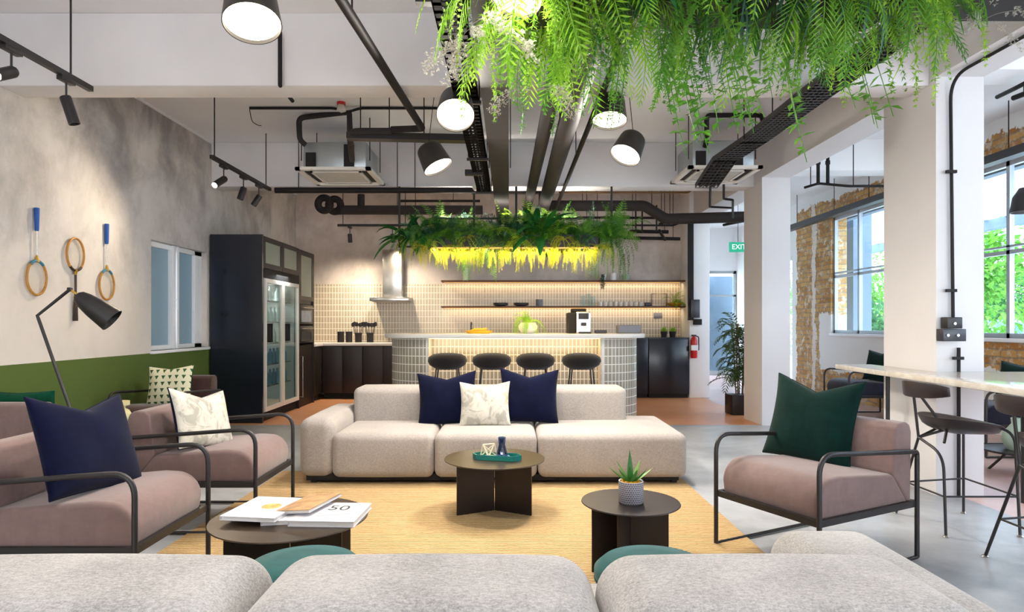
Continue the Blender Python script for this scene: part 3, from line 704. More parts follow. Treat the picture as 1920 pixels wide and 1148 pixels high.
# canisters with utensils
for i, x in enumerate([(639-955)*10.05/1200, (654.5-955)*10.05/1200, (672-955)*10.05/1200, (694-955)*10.05/1200]):
    lb = ['leftmost black canister on the worktop', 'second black canister on the worktop, without utensils', 'black canister holding utensils, third on the worktop', 'rightmost black canister, full of utensils'][i]
    q = thing('canister', lb, 'canister', (x, 10.05, .856), 0, 'black canisters on the worktop')
    MB().lathe([(0,0),(.052,0),(.052,.15),(.046,.15),(.046,.01),(0,.01)]).build('body', M['black_matt'], q, smooth=True)
    if i > 1:
        for k in range(6):
            a = k*1.05+i; dx, dy = math.cos(a)*.03, math.sin(a)*.02; L = .26+.03*random.random()
            ut = thing('kitchen_utensil', 'black '+['spoon', 'ladle', 'whisk', 'slotted spoon', 'spatula', 'turner'][k]+' standing in the '+('third' if i == 2 else 'rightmost')+' black canister', 'utensil', (x+dx, 10.05+dy, .868), 0, 'black utensils in the canisters')
            tip = Vector((dx*1.9, dy*1.5, L)); MB().tube([(0,0,0), tip], .005, 6).build('shaft', M['black'], ut)
            MB().lathe([(0,-.035),(.02,-.03),(.028,0),(.02,.03),(0,.035)], tip, 10, Matrix.Scale(.45, 3, (0,1,0))).build('head', M['black'], ut, smooth=True)
    else:
        MB().lathe([(0,.15),(.054,.15),(.054,.168),(0,.17)]).build('lid', M['black_matt'], q, smooth=True)

# ------------------------------------------------------------------ tiled bar
o = thing('kitchen_bar', 'long bar clad in grey finger tiles with curved ends and lit recess', 'bar counter', (.06, 7.7, 0))
def arc(cx, cy, r, a0, a1, n=12): return [(cx+r*math.cos(R(a0+(a1-a0)*i/n)), cy+r*math.sin(R(a0+(a1-a0)*i/n))) for i in range(n+1)]
Yf, Yk = 7.34, 8.1; xa, xb = -1.43, 1.55; ra = .5
def ribbon(pts, z0, z1):
    b = MB(); us = [0]
    for i in range(1, len(pts)): us.append(us[-1]+math.dist(pts[i], pts[i-1]))
    uvs = []
    for (x, y), u in zip(pts, us): b.v += [Vector((x,y,z0)), Vector((x,y,z1))]; uvs += [(u, z0), (u, z1)]
    for i in range(len(pts)-1): b.f.append((2*i, 2*i+2, 2*i+3, 2*i+1))
    return b, uvs
left = [(xa, Yk)]+[(xa, 7.34+ra)]+arc(xa+ra, 7.34+ra, ra, 180, 270)+[(-.937, Yf)]
right = [(1.06, Yf)]+arc(xb-ra, 7.34+ra, ra, 270, 360)+[(xb, Yk)]
for nm, pts in (('tiled_wing', left), ('tiled_wing', right), ('tiled_recess', [(-.937, 7.66), (1.06, 7.66)])):
    b, uvs = ribbon(pts, 0, .985); b.build(nm, M['tile_bar'], o, uv=lambda p, i, uvs=uvs: uvs[i], world=True)
for x_ in (-.957, 1.06): MB().box(x_, x_+.02, 7.335, 7.66, 0, .985).build('recess_cheek', M['worktop'], o, world=True)
MB().box(xa, xb, Yk-.02, Yk, 0, .985).build('back_panel', M['wood_dark'], o, world=True)
MB().box(-.9, 1.02, 7.35, 7.42, 0.02, .08).build('foot_plinth', M['black_matt'], o, world=True)
MB().box(-.93, 1.055, 7.52, 7.54, .972, .984).build('led_strip', M['led2'], o, world=True)
top = arc(xa-.05+.42, 7.22+.42, .42, 180, 270)+arc(xb+.06-.42, 7.22+.42, .42, 270, 360)+[(xb+.06, 8.18), (xa-.05, 8.18)]
MB().prism(top, .985, 1.032).build('countertop', M['worktop'], o, bevel=.004, world=True)
area_light('bar_led', (.06, 7.50, .965), (0, .45, -1), 1.95, .05, 6, (1.0, .66, .30))
# faucet, fruit tray, fern bowl, espresso machine on the bar
q = thing('faucet', 'slim black faucet standing on the bar beside the yellow tray', 'faucet', (-.46, 7.7, 1.032))
MB().tube(fillet([(0,0,0),(0,0,.13),(.0,.10,.13),(0,.10,.10)], .03), .009).build('spout', M['black'], q); MB().tube([(0,0,.05),(.035,0,.06)], .005).build('lever', M['black'], q)
q = thing('fruit_tray', 'yellow oval tray on the bar counter', 'tray', (-.36, 7.55, 1.032)); MB().lathe([(0,0),(.13,0),(.17,.035),(.16,.035),(.12,.008),(0,.008)], (0,0,0), 24, Matrix.Scale(.5, 3, (0,1,0))).build('tray', M['yellow'], q, smooth=True)
for k in range(3):
    bb = MB().tube([(-.09,0,.03+.0),(-.05,-.015,.045),(0,-.02,.05),(.05,-.015,.045),(.09,0,.055)], .017, 8)
    bb.v = [v+Vector((0, .03*k-.02, 0)) for v in bb.v]; z_ = bb.build('banana', M['yellow'], None, smooth=True); z_.location += Vector((-.36, 7.55, 1.032)); tag(z_, ['front', 'middle', 'rear'][k]+' banana lying on the yellow tray', 'banana', 'bananas on the yellow tray')
q = thing('espresso_machine', 'silver and black espresso machine on the bar', 'coffee machine', (.82, 7.75, 1.032))
MB().rbox(-.12, -.03, -.16, .16, 0, .25, .012).build('water_tank', M['black_matt'], q, smooth=True); MB().rbox(-.03, .15, -.16, .16, 0, .26, .015).build('body', M['chrome'], q, smooth=True)
MB().rbox(-.07, .10, -.1, .12, .25, .30, .015).build('bean_hopper', M['black_matt'], q, smooth=True)
MB().box(.0, .12, -.175, -.155, .17, .24).build('control_panel', M['black'], q, bevel=.003); MB().box(.03, .09, -.2, -.16, .09, .13).build('coffee_spout', M['black'], q, bevel=.004)
MB().box(.0, .14, -.24, -.16, 0, .02).build('drip_tray', M['black'], q, bevel=.002)
q = MB().rbox(-.07, .07, -.05, .05, 0, .04, .012).build('small_dish', M['ceramic_d'], None, smooth=True); q.location = (1.1, 7.72, 1.032); tag(q, 'small dark dish beside the espresso machine', 'dish')
q = MB().rbox(-.14, .14, -.09, .09, 0, .1, .012).build('storage_tin', M['ceramic_g'], None, smooth=True); q.location = (1.46, 7.85, 1.032); tag(q, 'grey tin at the right end of the bar counter', 'tin')

# bar stools behind the far sofa
def round_stool(loc, label):
    q = thing('bar_stool', label, 'stool', loc, 0, 'charcoal round stools at the tiled bar')
    MB().lathe([(0,-.045),(.13,-.04),(.195,.0),(.215,.045),(.205,.085),(.16,.115),(.08,.128),(0,.13)], (0,0,.70), 28).build('seat', M['char'], q, smooth=True)
    MB().lathe([(0,.655),(.13,.655),(.13,.675),(0,.675)], (0,0,0), 20).build('seat_plate', M['black'], q)
    for sx in (-1, 1):
        for sy in (-1, 1): MB().tube([(sx*.11, sy*.11, .67), (sx*.17, sy*.17, 0)], .0085).build('leg', M['black'], q)
    MB().tube([(.155,.155,.2),(.155,-.155,.2),(-.155,-.155,.2),(-.155,.155,.2),(.155,.155,.2)], .007).build('foot_ring', M['black'], q)
    return q
st = round_stool(((839-955)*6.98/1200, 6.98, 0), 'leftmost charcoal round bar stool at the tiled bar')
for x, lb in ((922, 'second charcoal round bar stool from the left at the bar'), (1004, 'third charcoal round bar stool from the left at the bar'), (1090, 'rightmost charcoal round bar stool at the tiled bar')):
    dup(st, ((x-955)*6.98/1200, 6.98, 0), label=lb)

# fire extinguisher, conduit and boxes on the pilaster
q = thing('fire_extinguisher', 'red fire extinguisher on the white wall end', 'fire extinguisher', ((1302-955)*9.8/1200, 9.83, .62))
M['red'] = mk('red enamel', '#c01f24', .3, var=.05)
MB().lathe([(0,0),(.045,0),(.052,.02),(.052,.27),(.03,.32),(.015,.335),(0,.335)]).build('cylinder', M['red'], q, smooth=True); MB().box(-.035,.035,-.02,.02,.335,.36).build('valve', M['black'], q, bevel=.004)
MB().tube(fillet([(.02,0,.34),(.075,0,.33),(.075,0,.12)], .03), .008).build('hose', M['black_matt'], q); MB().box(-.053,.053,-.054,-.03,.12,.2).build('label_band', M['white'], q)
q = thing('switch_box_riser', 'dark switch boxes with a conduit riser on the white wall end', 'switch box', (2.86, 9.86, 1.1))
MB().box((1291-955)*9.85/1200, (1301-955)*9.85/1200, 9.86, 9.90, 1.20, 2.72).build('conduit', M['pipe'], q, world=True)
MB().box(2.79, 2.93, 9.84, 9.9, 1.24, 1.52).build('box', M['ceramic_d'], q, world=True, bevel=.004); MB().box(2.84, 2.96, 9.83, 9.9, 1.13, 1.22).build('box', M['black_matt'], q, world=True, bevel=.004)
q = thing('exit_sign', 'hanging green exit sign in the passage', 'exit sign', (3.93, 11.0, 2.38))
M['exit'] = emis('exit green', '#19b08a', .9); M['exit_w'] = emis('exit letters', '#ffffff', 1.2)
MB().box(-.15, .17, -.015, .015, 0, .17).build('panel', M['exit'], q); MB().tube([(0,0,.17),(0,0,.88)], .004).build('hanger', M['pipe'], q)
def text_mesh(txt, size, mat, parent, loc, rot, name='lettering', depth=.001):
    cu = bpy.data.curves.new(name, 'FONT'); cu.body = txt; cu.size = size; cu.extrude = depth; cu.align_x = 'CENTER'; cu.align_y = 'CENTER'
    ob = bpy.data.objects.new(name+'_curve', cu); COL.objects.link(ob); dg = bpy.context.evaluated_depsgraph_get()
    me = bpy.data.meshes.new_from_object(ob.evaluated_get(dg)); bpy.data.objects.remove(ob); me.materials.clear(); me.materials.append(mat)
    o_ = bpy.data.objects.new(name, me); COL.objects.link(o_); o_.parent = parent; o_.location = loc; o_.rotation_euler = rot; return o_
text_mesh('EXIT', .12, M['exit_w'], q, (.01, -.018, .085), (R(90), 0, 0))
# ------------------------------------------------------------------ rug
rg = MB().rbox(-1.75, 1.27, 1.35, 4.95, .001, .012, .005, inner=2).build('jute_rug', M['jute'], None, smooth=True); tag(rg, 'large golden jute rug under the sofas and round tables', 'rug')
ZR = .012
# ------------------------------------------------------------------ sofas
def soft(mb, nm, mt, par): return mb.build(nm, mt, par, smooth=True, world=True)
o = thing('sofa', 'oatmeal modular sofa facing the camera, with navy and cream cushions', 'sofa', (-.1, 5.0, ZR))
fs = M['sofa']
soft(MB().rbox(-1.50, -1.25, 4.53, 5.46, .055, .475, .075, (0,0,.012), 5), 'armrest', fs, o)
for a, c in ((-1.262, -.537), (-.533, .198)):
    soft(MB().rbox(a, c, 4.52, 5.2, .055, .37, .055, (0,.008,.012), 6), 'seat', fs, o)
soft(MB().rbox(.203, 1.262, 4.52, 5.46, .055, .37, .055, (0,.008,.01), 6), 'seat', fs, o)
for a, c in ((-1.255, -.537), (-.533, .198), (.203, .945)):
    soft(MB().rbox(a, c, 5.13, 5.46, .20, .635, .05, (0,.012,.004), 5), 'backrest', fs, o)
MB().box(-1.45, 1.21, 4.57, 5.42, .03, .075).build('base', M['black_matt'], o, world=True)
for x in (-1.4, 1.18):
    for y in (4.6, 5.38): MB().box(x-.02, x+.02, y-.02, y+.02, ZR, .035).build('foot', M['black_matt'], o, world=True)
o = thing('sofa', 'grey melange modular sofa seen from behind in the foreground', 'sofa', (0, 1.6, ZR)); fs = M['sofa_near']
for a, c in ((-1.25, -.500), (-.496, .177), (.181, .85)):
    soft(MB().rbox(a, c, 1.06, 1.43, .10, .655, .085, (0,.02,.012), 8, 6), 'backrest', fs, o)
    soft(MB().rbox(a, c, 1.40, 1.97, .06, .37, .07, (0,.01,.02), 6), 'seat', fs, o)
soft(MB().rbox(.86, 1.215, 1.06, 2.18, .06, .465, .09, (0,0,.015), 6, 5), 'armrest', fs, o)
MB().box(-1.2, 1.15, 1.12, 1.93, .03, .075).build('base', M['black_matt'], o, world=True)
for x in (-1.15, 1.1):
    for y in (1.2, 1.88): MB().box(x-.02, x+.02, y-.02, y+.02, ZR, .035).build('foot', M['black_matt'], o, world=True)

M['teal_dark'] = fabric('dark teal piping', '#0a3c3b', .1)
# ------------------------------------------------------------------ cushions
def cushion(name, label, c, wd, ht, th, mat, normal=(0,-1,0), lean=12, roll=0, chop=.02, cat='cushion', group=None, back=None, squash=0):
    N = 22; vs = {}; b = MB(); idx = {}
    def pt(u, v, s):
        e = (max(0, 1-abs(u)**2.6)*max(0, 1-abs(v)**2.6))
        t_ = th/2*(e**.48)
        cu, cv = 1-.085*(1-v*v), 1-.05*(1-u*u)
        x = u*wd/2*cu; z = v*ht/2*cv
        if v > 0: z -= chop*1.7*(1-abs(u))**1.15*v*v
        t_ *= 1+.06*math.sin(5*u+3*v+c[0]*7)*(1-u*u)
        return Vector((x, s*t_, z))
    for s in (-1, 1):
        for i in range(N+1):
            for j in range(N+1):
                u = math.sin((i/N*2-1)*math.pi/2); v = math.sin((j/N*2-1)*math.pi/2)
                if s == 1 and (i in (0, N) or j in (0, N)): idx[(s, i, j)] = idx[(-1, i, j)]; continue
                idx[(s, i, j)] = len(b.v); b.v.append(pt(u, v, s))
        for i in range(N):
            for j in range(N):
                q = (idx[(s,i,j)], idx[(s,i+1,j)], idx[(s,i+1,j+1)], idx[(s,i,j+1)])
                b.f.append(q if s == -1 else q[::-1])
    edge = [idx[(-1,i,0)] for i in range(N+1)]+[idx[(-1,N,j)] for j in range(1,N+1)]+[idx[(-1,i,N)] for i in range(N-1,-1,-1)]+[idx[(-1,0,j)] for j in range(N-1,0,-1)]
    ring = [b.v[k].copy() for k in edge]; ring.append(ring[0].copy())
    r_ = thing(name, label, cat, c, 0, group)
    me = b.build('cover', mat, r_, smooth=True)
    if back:
        b2 = MB(); b2.v = [v.copy() for v in b.v]; b2.f = [f for f in b.f]
        half = len(b.f)//2
        me.data.materials.append(back)
        for p in me.data.polygons[half:]: p.material_index = 1
    MB().tube(ring, .0035, 5, cap=False).build('seam', back or mat, r_, smooth=True)
    n = Vector(normal).normalized(); ang = math.atan2(n.y, n.x)+math.pi/2
    Mx = Matrix.Rotation(ang, 4, 'Z') @ Matrix.Rotation(R(-lean), 4, 'X') @ Matrix.Rotation(R(roll), 4, 'Y')
    r_.rotation_euler = Mx.to_euler(); return r_
cushion('throw_pillow', 'navy velvet cushion on the left side of the far sofa', (-.487, 5.02, .565), .46, .41, .13, M['navy'], (0,-1,0), 14, -3, .03)
cushion('throw_pillow', 'navy velvet cushion on the right side of the far sofa', (.155, 5.02, .585), .46, .42, .13, M['navy'], (.05,-1,0), 14, 2, .035)
cushion('throw_pillow', 'cream patterned cushion between the two navy cushions', (-.187, 4.90, .535), .385, .345, .11, M['cream_cush'], (0,-1,0), 20, -1, .02)
cushion('throw_pillow', 'bottle green velvet cushion on the right mauve armchair', (1.625, 3.435, .64), .48, .46, .13, M['green_vel'], (-.80,-.60,0), 18, 2, .045)
cushion('throw_pillow', 'navy velvet cushion on the front left mauve armchair', (-1.79, 2.72, .645), .50, .42, .15, M['navy'], (1,-.12,0), 20, 5, .04)
cushion('throw_pillow', 'cream cushion with navy back on the second mauve armchair', (-1.79, 3.73, .60), .46, .35, .12, M['cream_cush'], (1,-.2,0), 18, 8, .03, back=M['navy'])
cushion('throw_pillow', 'pale cushion with green triangle print on the dark armchair by the wall', (-3.0, 5.66, .60), .39, .36, .11, M['tri_cush'], (.06,-1,0), 14, -2, .015, back=M['green_sat'])
cushion('throw_pillow', 'emerald velvet cushion on the armchair at the left edge', (-3.13, 4.12, .555), .46, .34, .11, M['green_sat'], (0,1,0), 14, 0, .005)
# round teal poufs standing just beyond the near sofa
for x, lb in ((-.71, 'teal velvet pouf peeking over the near sofa, beside the table of books'), (.50, 'teal velvet pouf peeking over the near sofa, below the succulent table')):
    q = thing('round_pouf', lb, 'pouf', (x, 2.20, .012), 0)
    MB().lathe([(0,0),(.17,0),(.195,.02),(.205,.15),(.2,.255)], (0,0,0), 48).build('body', M['teal'], q, smooth=True)
    MB().lathe([(.19,.258),(.207,.268),(.207,.29),(.18,.315),(.1,.326),(0,.328)], (0,0,0), 48).build('cushion_top', M['teal'], q, smooth=True)
    MB().lathe([(.196,.252),(.208,.258),(.196,.264)], (0,0,0), 48).build('piping', M['teal_dark'], q, smooth=True)

# ------------------------------------------------------------------ armchairs (local: front at +X, origin at floor centre)
def armchair(name, label, loc, rz, vel, mirror=False):
    q = thing(name, label, 'armchair', loc, rz)
    D, W = .36, .30; r = .0112
    for s in (-1, 1):
        y = s*W
        up = fillet([(D,y,.012),(D,y,.578),(-D,y,.525)], .1, 8); rear = fillet([(-D+.03,y,.5275),(-D,y,.525),(-D,y,.012)], .02, 3)
        MB().tube(up[:-1]+rear, r, 10).build('side_frame', M['black'], q, smooth=True)
        MB().tube([(D,y,.012),(-D,y,.012)], .0095, 8).build('floor_rail', M['black'], q, smooth=True)
    MB().bar((D-.01,-W,.272),(D-.01,W,.272),.022,.03).bar((-D+.01,-W,.272),(-D+.01,W,.272),.022,.03).bar((D-.02,-W+.01,.272),(-D+.02,-W+.01,.272),.02,.03).bar((D-.02,W-.01,.272),(-D+.02,W-.01,.272),.02,.03).build('seat_frame', M['black'], q)
    fr = [(-.24,.274),(-.335,.274),(-.215,.425),(.18,.458)]
    for i in range(9):
        a = R(85-85*i/8); fr.append((.23+.115*math.cos(a), .345+.11*math.sin(a)))
    fr += [(.335,.274)]
    fr = [fr[0]]+fr[1:]
    MB().prism_y([p for p in fr[1:]], -W+.022, W-.022).build('seat_cushion', vel, q, bevel=.022, seg=4, angle=25)
    bk = [(-.345,.276),(-.352,.62),(-.34,.655),(-.31,.672),(-.255,.668),(-.228,.648),(-.222,.60),(-.198,.432),(-.322,.276)]
    MB().prism_y(bk, -W+.02, W-.02).build('back_cushion', vel, q, bevel=.02, seg=4, angle=25)
    return q
armchair('armchair', 'mauve velvet armchair with black tubular frame at the right of the rug', (1.53, 3.22, 0), R(180+27.6), M['mauve'])
armchair('armchair', 'mauve velvet armchair at the front left, holding a navy cushion', (-1.80, 2.76, 0), 0, M['mauve'])
armchair('armchair', 'mauve velvet armchair behind the front left one, holding a cream cushion', (-1.74, 3.78, 0), 0, M['mauve'])
armchair('armchair', 'dark brown armchair against the green wall beside the tall cabinet', (-3.02, 5.66, 0), R(-90), M['brown_vel'])
armchair('armchair', 'mauve armchair at the left edge, seen from behind', (-3.10, 4.20, 0), R(90), M['mauve'])
armchair('armchair', 'navy armchair on the veranda under the far window', (4.42, 7.95, 0), R(180), M['navy_seat'])
armchair('armchair', 'navy armchair on the veranda behind the bar stools', (4.42, 5.75, 0), R(180), M['navy_seat'])
cushion('throw_pillow', 'dark green cushion on the far veranda armchair', (4.60, 7.95, .63), .42, .38, .12, M['green_vel'], (-1,-.3,0), 16, 0, .02)
cushion('throw_pillow', 'dark green cushion on the veranda armchair behind the bar stools', (4.60, 5.75, .62), .42, .38, .12, M['green_vel'], (-1,-.3,0), 16, 0, .02)
# green glass float on the veranda floor table
q = thing('low_table', 'low dark round table on the veranda', 'table', (3.9, 4.9, 0))
MB().lathe([(0,.17),(.24,.17),(.24,.185),(0,.185)], (0,0,0), 32).build('tabletop', M['table_black'], q)
for a in (0, 120, 240): MB().tube([(.06*math.cos(R(a)), .06*math.sin(R(a)), .17), (.2*math.cos(R(a)), .2*math.sin(R(a)), 0)], .01).build('leg', M['table_black'], q)
pot('green_vase', [(0,0),(.06,.0),(.09,.06),(.085,.12),(.05,.17),(.03,.2),(.035,.24),(.028,.24),(.02,.2),(0,.19)], M['sage'], (3.88, 4.9, .186), 'round green vase on the low veranda table', 'vase')

# ------------------------------------------------------------------ round slit tables
def slit_table(label, c, r, z, rz, z0, topm):
    q = thing('coffee_table', label, 'coffee table', (c[0], c[1], z0), rz); h = z-z0; 
    MB().lathe([(0,h-.008),(r-.006,h-.008),(r,h-.004),(r-.002,h),(0,h)], (0,0,0), 64).build('tabletop', topm, q)
    rb = r*.88; e = .003
    # two bent sheets meeting along the centre line
    MB().bar((-e,0,(h-.008)/2),(-rb*.82,-rb*.42,(h-.008)/2),.008,h-.008).bar((-e,0,(h-.008)/2),(-rb*.82,rb*.42,(h-.008)/2),.008,h-.008).build('base_sheet', M['table_black'], q)
    MB().bar((e,0,(h-.008)/2),(rb*.82,-rb*.42,(h-.008)/2),.008,h-.008).bar((e,0,(h-.008)/2),(rb*.82,rb*.42,(h-.008)/2),.008,h-.008).build('base_sheet', M['table_black'], q)
    return q
slit_table('round dark coffee table in front of the far sofa, holding a teal tray', (-.09, 3.905), .307, .33, 0, ZR, M['table_bronze'])
slit_table('small round dark table with the succulent pot', (.559, 2.955), .226, .33, R(35), ZR, M['table_black'])
slit_table('round dark table at the front left carrying white books', (-.935, 2.73), .325, .325, R(6), ZR, M['table_bronze'])
# tray
q = thing('tray', 'teal lacquer hexagonal tray on the coffee table', 'tray', (-.075, 3.87, .331), R(-14))
hexp = [(-.15,0),(-.115,.05),(.115,.05),(.15,0),(.115,-.05),(-.115,-.05)]
M['teal_lac'] = mk('teal lacquer', '#1c7a70', .3, var=.1)
MB().prism(hexp, 0, .008).build('base', M['teal_lac'], q)
rim = MB(); n_ = 6
for i in range(6):
    a, c_ = hexp[i], hexp[(i+1) % 6]; rim.bar((a[0],a[1],.015),(c_[0],c_[1],.015),.006,.03)
rim.build('rim', M['teal_lac'], q)
q = thing('wooden_ornament', 'cream geometric wooden ornament on the teal tray', 'ornament', (-.125, 3.88, .34))
pts = [(-.05,0,.005),(.0,.03,.005),(.05,0,.005),(.0,-.03,.005),(-.035,.0,.075),(.035,.01,.08),(0,0,.045)]
M['bone'] = mk('bone', '#e8dec2', .6, var=.1)
mb = MB()
for a, c_ in ((0,4),(4,2),(0,5),(5,2),(4,5),(3,4),(3,5),(1,4),(1,5),(0,3),(3,2),(1,2),(0,1)): mb.tube([pts[a], pts[c_]], .0045, 6)
mb.build('lattice', M['bone'], q)
M['blue_glass'] = pane('blue glass', '#8fb0d4', .08)
q = thing('glass_vase', 'small blue glass vase on the teal tray', 'vase', (-.045, 3.86, .34))
MB().lathe([(0,0),(.036,0),(.034,.03),(.02,.08),(.024,.125),(.02,.125),(.016,.08),(.028,.03),(0,.01)], (0,0,0), 24).build('body', M['blue_glass'], q, smooth=True)
MB().lathe([(0,-.001),(.045,0),(.048,.012),(0,.011)], (0,0,0), 24).build('foot', M['bluegrey'], q, smooth=True)
# succulent
def pot_mat():
    m, bs, t = new_mat('patterned grey pot', hexc('#6f6d78'), .6); o_ = t.node('ShaderNodeTexCoord').outputs['Object']
    ck = t.node('ShaderNodeTexBrick'); ck.offset = .5; ck.inputs['Scale'].default_value = 1; ck.inputs['Brick Width'].default_value = .011; ck.inputs['Row Height'].default_value = .009; ck.inputs['Mortar Size'].default_value = .0013
    mp = t.node('ShaderNodeSeparateXYZ'); t.link(o_, mp.inputs[0]); cb = t.node('ShaderNodeCombineXYZ'); an = t.math('MULTIPLY', t.math('ARCTAN2', mp.outputs[1], mp.outputs[0]), .056)
    t.link(an, cb.inputs[0]); t.link(mp.outputs[2], cb.inputs[1]); t.link(cb.outputs[0], ck.inputs['Vector'])
    ck.inputs['Color1'].default_value = hexc('#5b5a66'); ck.inputs['Color2'].default_value = hexc('#6d6b77'); ck.inputs['Mortar'].default_value = hexc('#c3bfc2')
    t.link(ck.outputs['Color'], bs.inputs['Base Color']); return m
M['pot'] = pot_mat()
q = thing('potted_succulent', 'aloe succulent in a patterned grey pot on the small round table', 'potted plant', (.557, 2.93, .331))
MB().lathe([(0,0),(.052,0),(.056,.005),(.056,.10),(.05,.10),(.05,.085),(0,.085)], (0,0,0), 36).build('pot', M['pot'], q, smooth=True)
M['gravel'] = mk('yellow gravel', '#e8a21e', .9, var=.4, scale=60, bumps=.5, bscale=150)
gm = MB()
for k in range(60):
    a = random.random()*6.28; rr = .045*math.sqrt(random.random()); gm.rbox(rr*math.cos(a)-.005, rr*math.cos(a)+.005, rr*math.sin(a)-.005, rr*math.sin(a)+.005, .085, .101, .004, inner=1, seg=1)
tag_ = gm.build('gravel', M['gravel'], q); tag_['kind'] = 'stuff'
M['aloe'] = leafm('aloe leaf', '#2e6b2c', '#4f8f3c', '#8fb85c', .1)
for k, (az, el, L) in enumerate([(5,25,.115),(40,50,.10),(95,60,.09),(100,82,.13),(150,48,.11),(178,28,.115),(215,35,.10),(250,55,.08),(320,35,.10),(285,40,.08)]):
    a, e = R(az), R(el); d = Vector((math.cos(a)*math.cos(e), math.sin(a)*math.cos(e), math.sin(e))); side = Vector((-math.sin(a), math.cos(a), 0)); upv = side.cross(d)*-1
    lf = MB(); rows = []
    for i in range(6):
        t_ = i/5; c_ = Vector((0,0,.09))+d*L*t_+Vector((0,0,.02))*t_*t_; wv = .013*(1-t_)**.6*(1+.4*math.sin(t_*3)); wv = max(wv, .0006)
        rows.append([c_-side*wv, c_-upv*wv*.5*-1*-1, c_+side*wv, c_+upv*wv*.35])
    for rw in rows: lf.v += rw
    for i in range(5):
        for j in range(4): lf.f.append((i*4+j, i*4+(j+1) % 4, (i+1)*4+(j+1) % 4, (i+1)*4+j))
    lf.build('leaf', M['aloe'], q, smooth=True)
# ------------------------------------------------------------------ books on the left table
M['paper'] = mk('white paper', '#ece9e6', .7, var=.03); M['cover_w'] = mk('white cover', '#e9e6ea', .45, var=.03); M['cover_b'] = mk('tan printed cover', '#a9835a', .5, var=.35, scale=18)
M['ink'] = mk('black ink', '#1e1e22', .6); M['orange'] = mk('orange print', '#dd9a55', .6, var=.4, scale=40); M['ink_g'] = mk('grey ink', '#8d8d92', .6)
def book(label, c, wd, dp, th, rz, cov, z, tilt=0):
    q = thing('book', label, 'book', (c[0], c[1], z), R(rz)); q.rotation_euler = (0, R(tilt), R(rz))
    MB().box(-wd/2, wd/2, -dp/2, dp/2, 0, .003).build('cover', M['cover_w'], q); MB().box(-wd/2+.002, wd/2-.004, -dp/2+.004, dp/2-.004, .003, th-.003).build('pages', M['paper'], q)
    MB().box(-wd/2, wd/2, -dp/2, dp/2, th-.003, th).box(-wd/2-.003, -wd/2, -dp/2, dp/2, 0, th).build('cover', cov, q); return q
bz = .3255
b2 = book('white book under the others, in the middle of the round table', (-.93, 2.755), .20, .27, .018, 8, M['cover_w'], bz)
b1 = book('white book with a small orange picture, on the left of the pile', (-1.045, 2.75), .235, .30, .018, -8, M['cover_w'], bz+.0195)
MB().prism(arc(.02, .01, .042, 0, 340, 14), .018, .0186).build('picture', M['orange'], b1)
b3 = book('book with a tan printed cover, propped between the white books', (-.872, 2.80), .16, .27, .014, -14, M['cover_b'], bz+.032, -6)
b4 = book('large white book with the number 50 on its cover', (-.755, 2.725), .27, .27, .024, -3, M['cover_w'], bz)
text_mesh('50', .095, M['ink'], b4, (.015, .05, .0246), (0, 0, 0), depth=.0003)
for k in range(3): MB().box(-.05, .085-.02*k, -.03-.018*k, -.024-.018*k, .024, .0244).build('print_line', M['ink_g'], b4)

# ------------------------------------------------------------------ floor lamp, side table
q = thing('floor_lamp', 'black tripod floor lamp with a bullet shaped shade', 'floor lamp', (-2.5, 3.78, 0))
Yl = 3.75; el = P(70, 592, Yl); jt = P(131, 543, Yl); ft = P(204, 975, Yl); ft = Vector((ft.x, 3.75, .012))
MB().tube([ft, el+(ft-el).normalized()*.02]+[el, jt], .0095, 10).build('pole', M['black'], q, smooth=True, world=True)
mid = el+(ft-el)*.45
MB().tube([mid, (-2.82, 3.55, .01)], .0085, 8).build('leg', M['black'], q, smooth=True, world=True); MB().tube([mid, (-2.66, 3.83, .01)], .0085, 8).build('leg', M['black'], q, smooth=True, world=True)
MB().rbox(jt.x-.012, jt.x+.012, Yl-.012, Yl+.012, jt.z-.012, jt.z+.012, .005, inner=1).build('joint', M['black'], q, world=True, smooth=True)
hp = P(146, 553, Yl); MB().tube([jt, hp, hp+Vector((.0, 0, -.02))], .007).build('brass_joint', M['brass'], q, world=True, smooth=True)
d_ = (P(209, 609, Yl)-P(150, 560, Yl)); L = d_.length; d_ = (d_.normalized()+Vector((0,.22,0))).normalized()
prof = [(0.0,0),(.022,-.004),(.038,-.018),(.050,-.055),(.062,-.12),(.070,-L*.85),(.074,-L),(.070,-L),(.058,-.12),(.035,-.03),(0,-.02)]
MB().lathe(prof, P(143, 553, Yl), 36, rot_to(d_)).build('lamp_shade', M['black'], q, smooth=True, world=True)
pc = P(143, 553, Yl)+d_*.12; MB().lathe([(0,.03),(.02,.02),(.03,-.01),(.02,-.035),(0,-.04)], pc, 16, rot_to(d_)).build('bulb', M['ceramic_w'], q, smooth=True, world=True)
q = thing('side_table', 'small dark round side table between the armchairs at the green wall', 'side table', (-2.98, 4.93, 0))
MB().lathe([(0,.37),(.2,.37),(.2,.385),(0,.385)], (0,0,0), 32).build('tabletop', M['table_black'], q); MB().tube([(0,0,.37),(0,0,.01)], .015).build('stem', M['table_black'], q); MB().lathe([(0,0),(.15,0),(.15,.01),(0,.012)], (0,0,0), 32).build('foot', M['table_black'], q)
M['cream_y'] = mk('pale yellow ceramic', '#d8cf9a', .5, var=.1)
pot('vase', [(0,0),(.05,0),(.085,.03),(.09,.06),(.07,.1),(.045,.115),(.045,.13),(.075,.14),(.075,.17),(.04,.17),(0,.16)], M['cream_y'], (-2.99, 4.9, .386), 'pale yellow stacked vase on the small side table', 'vase')

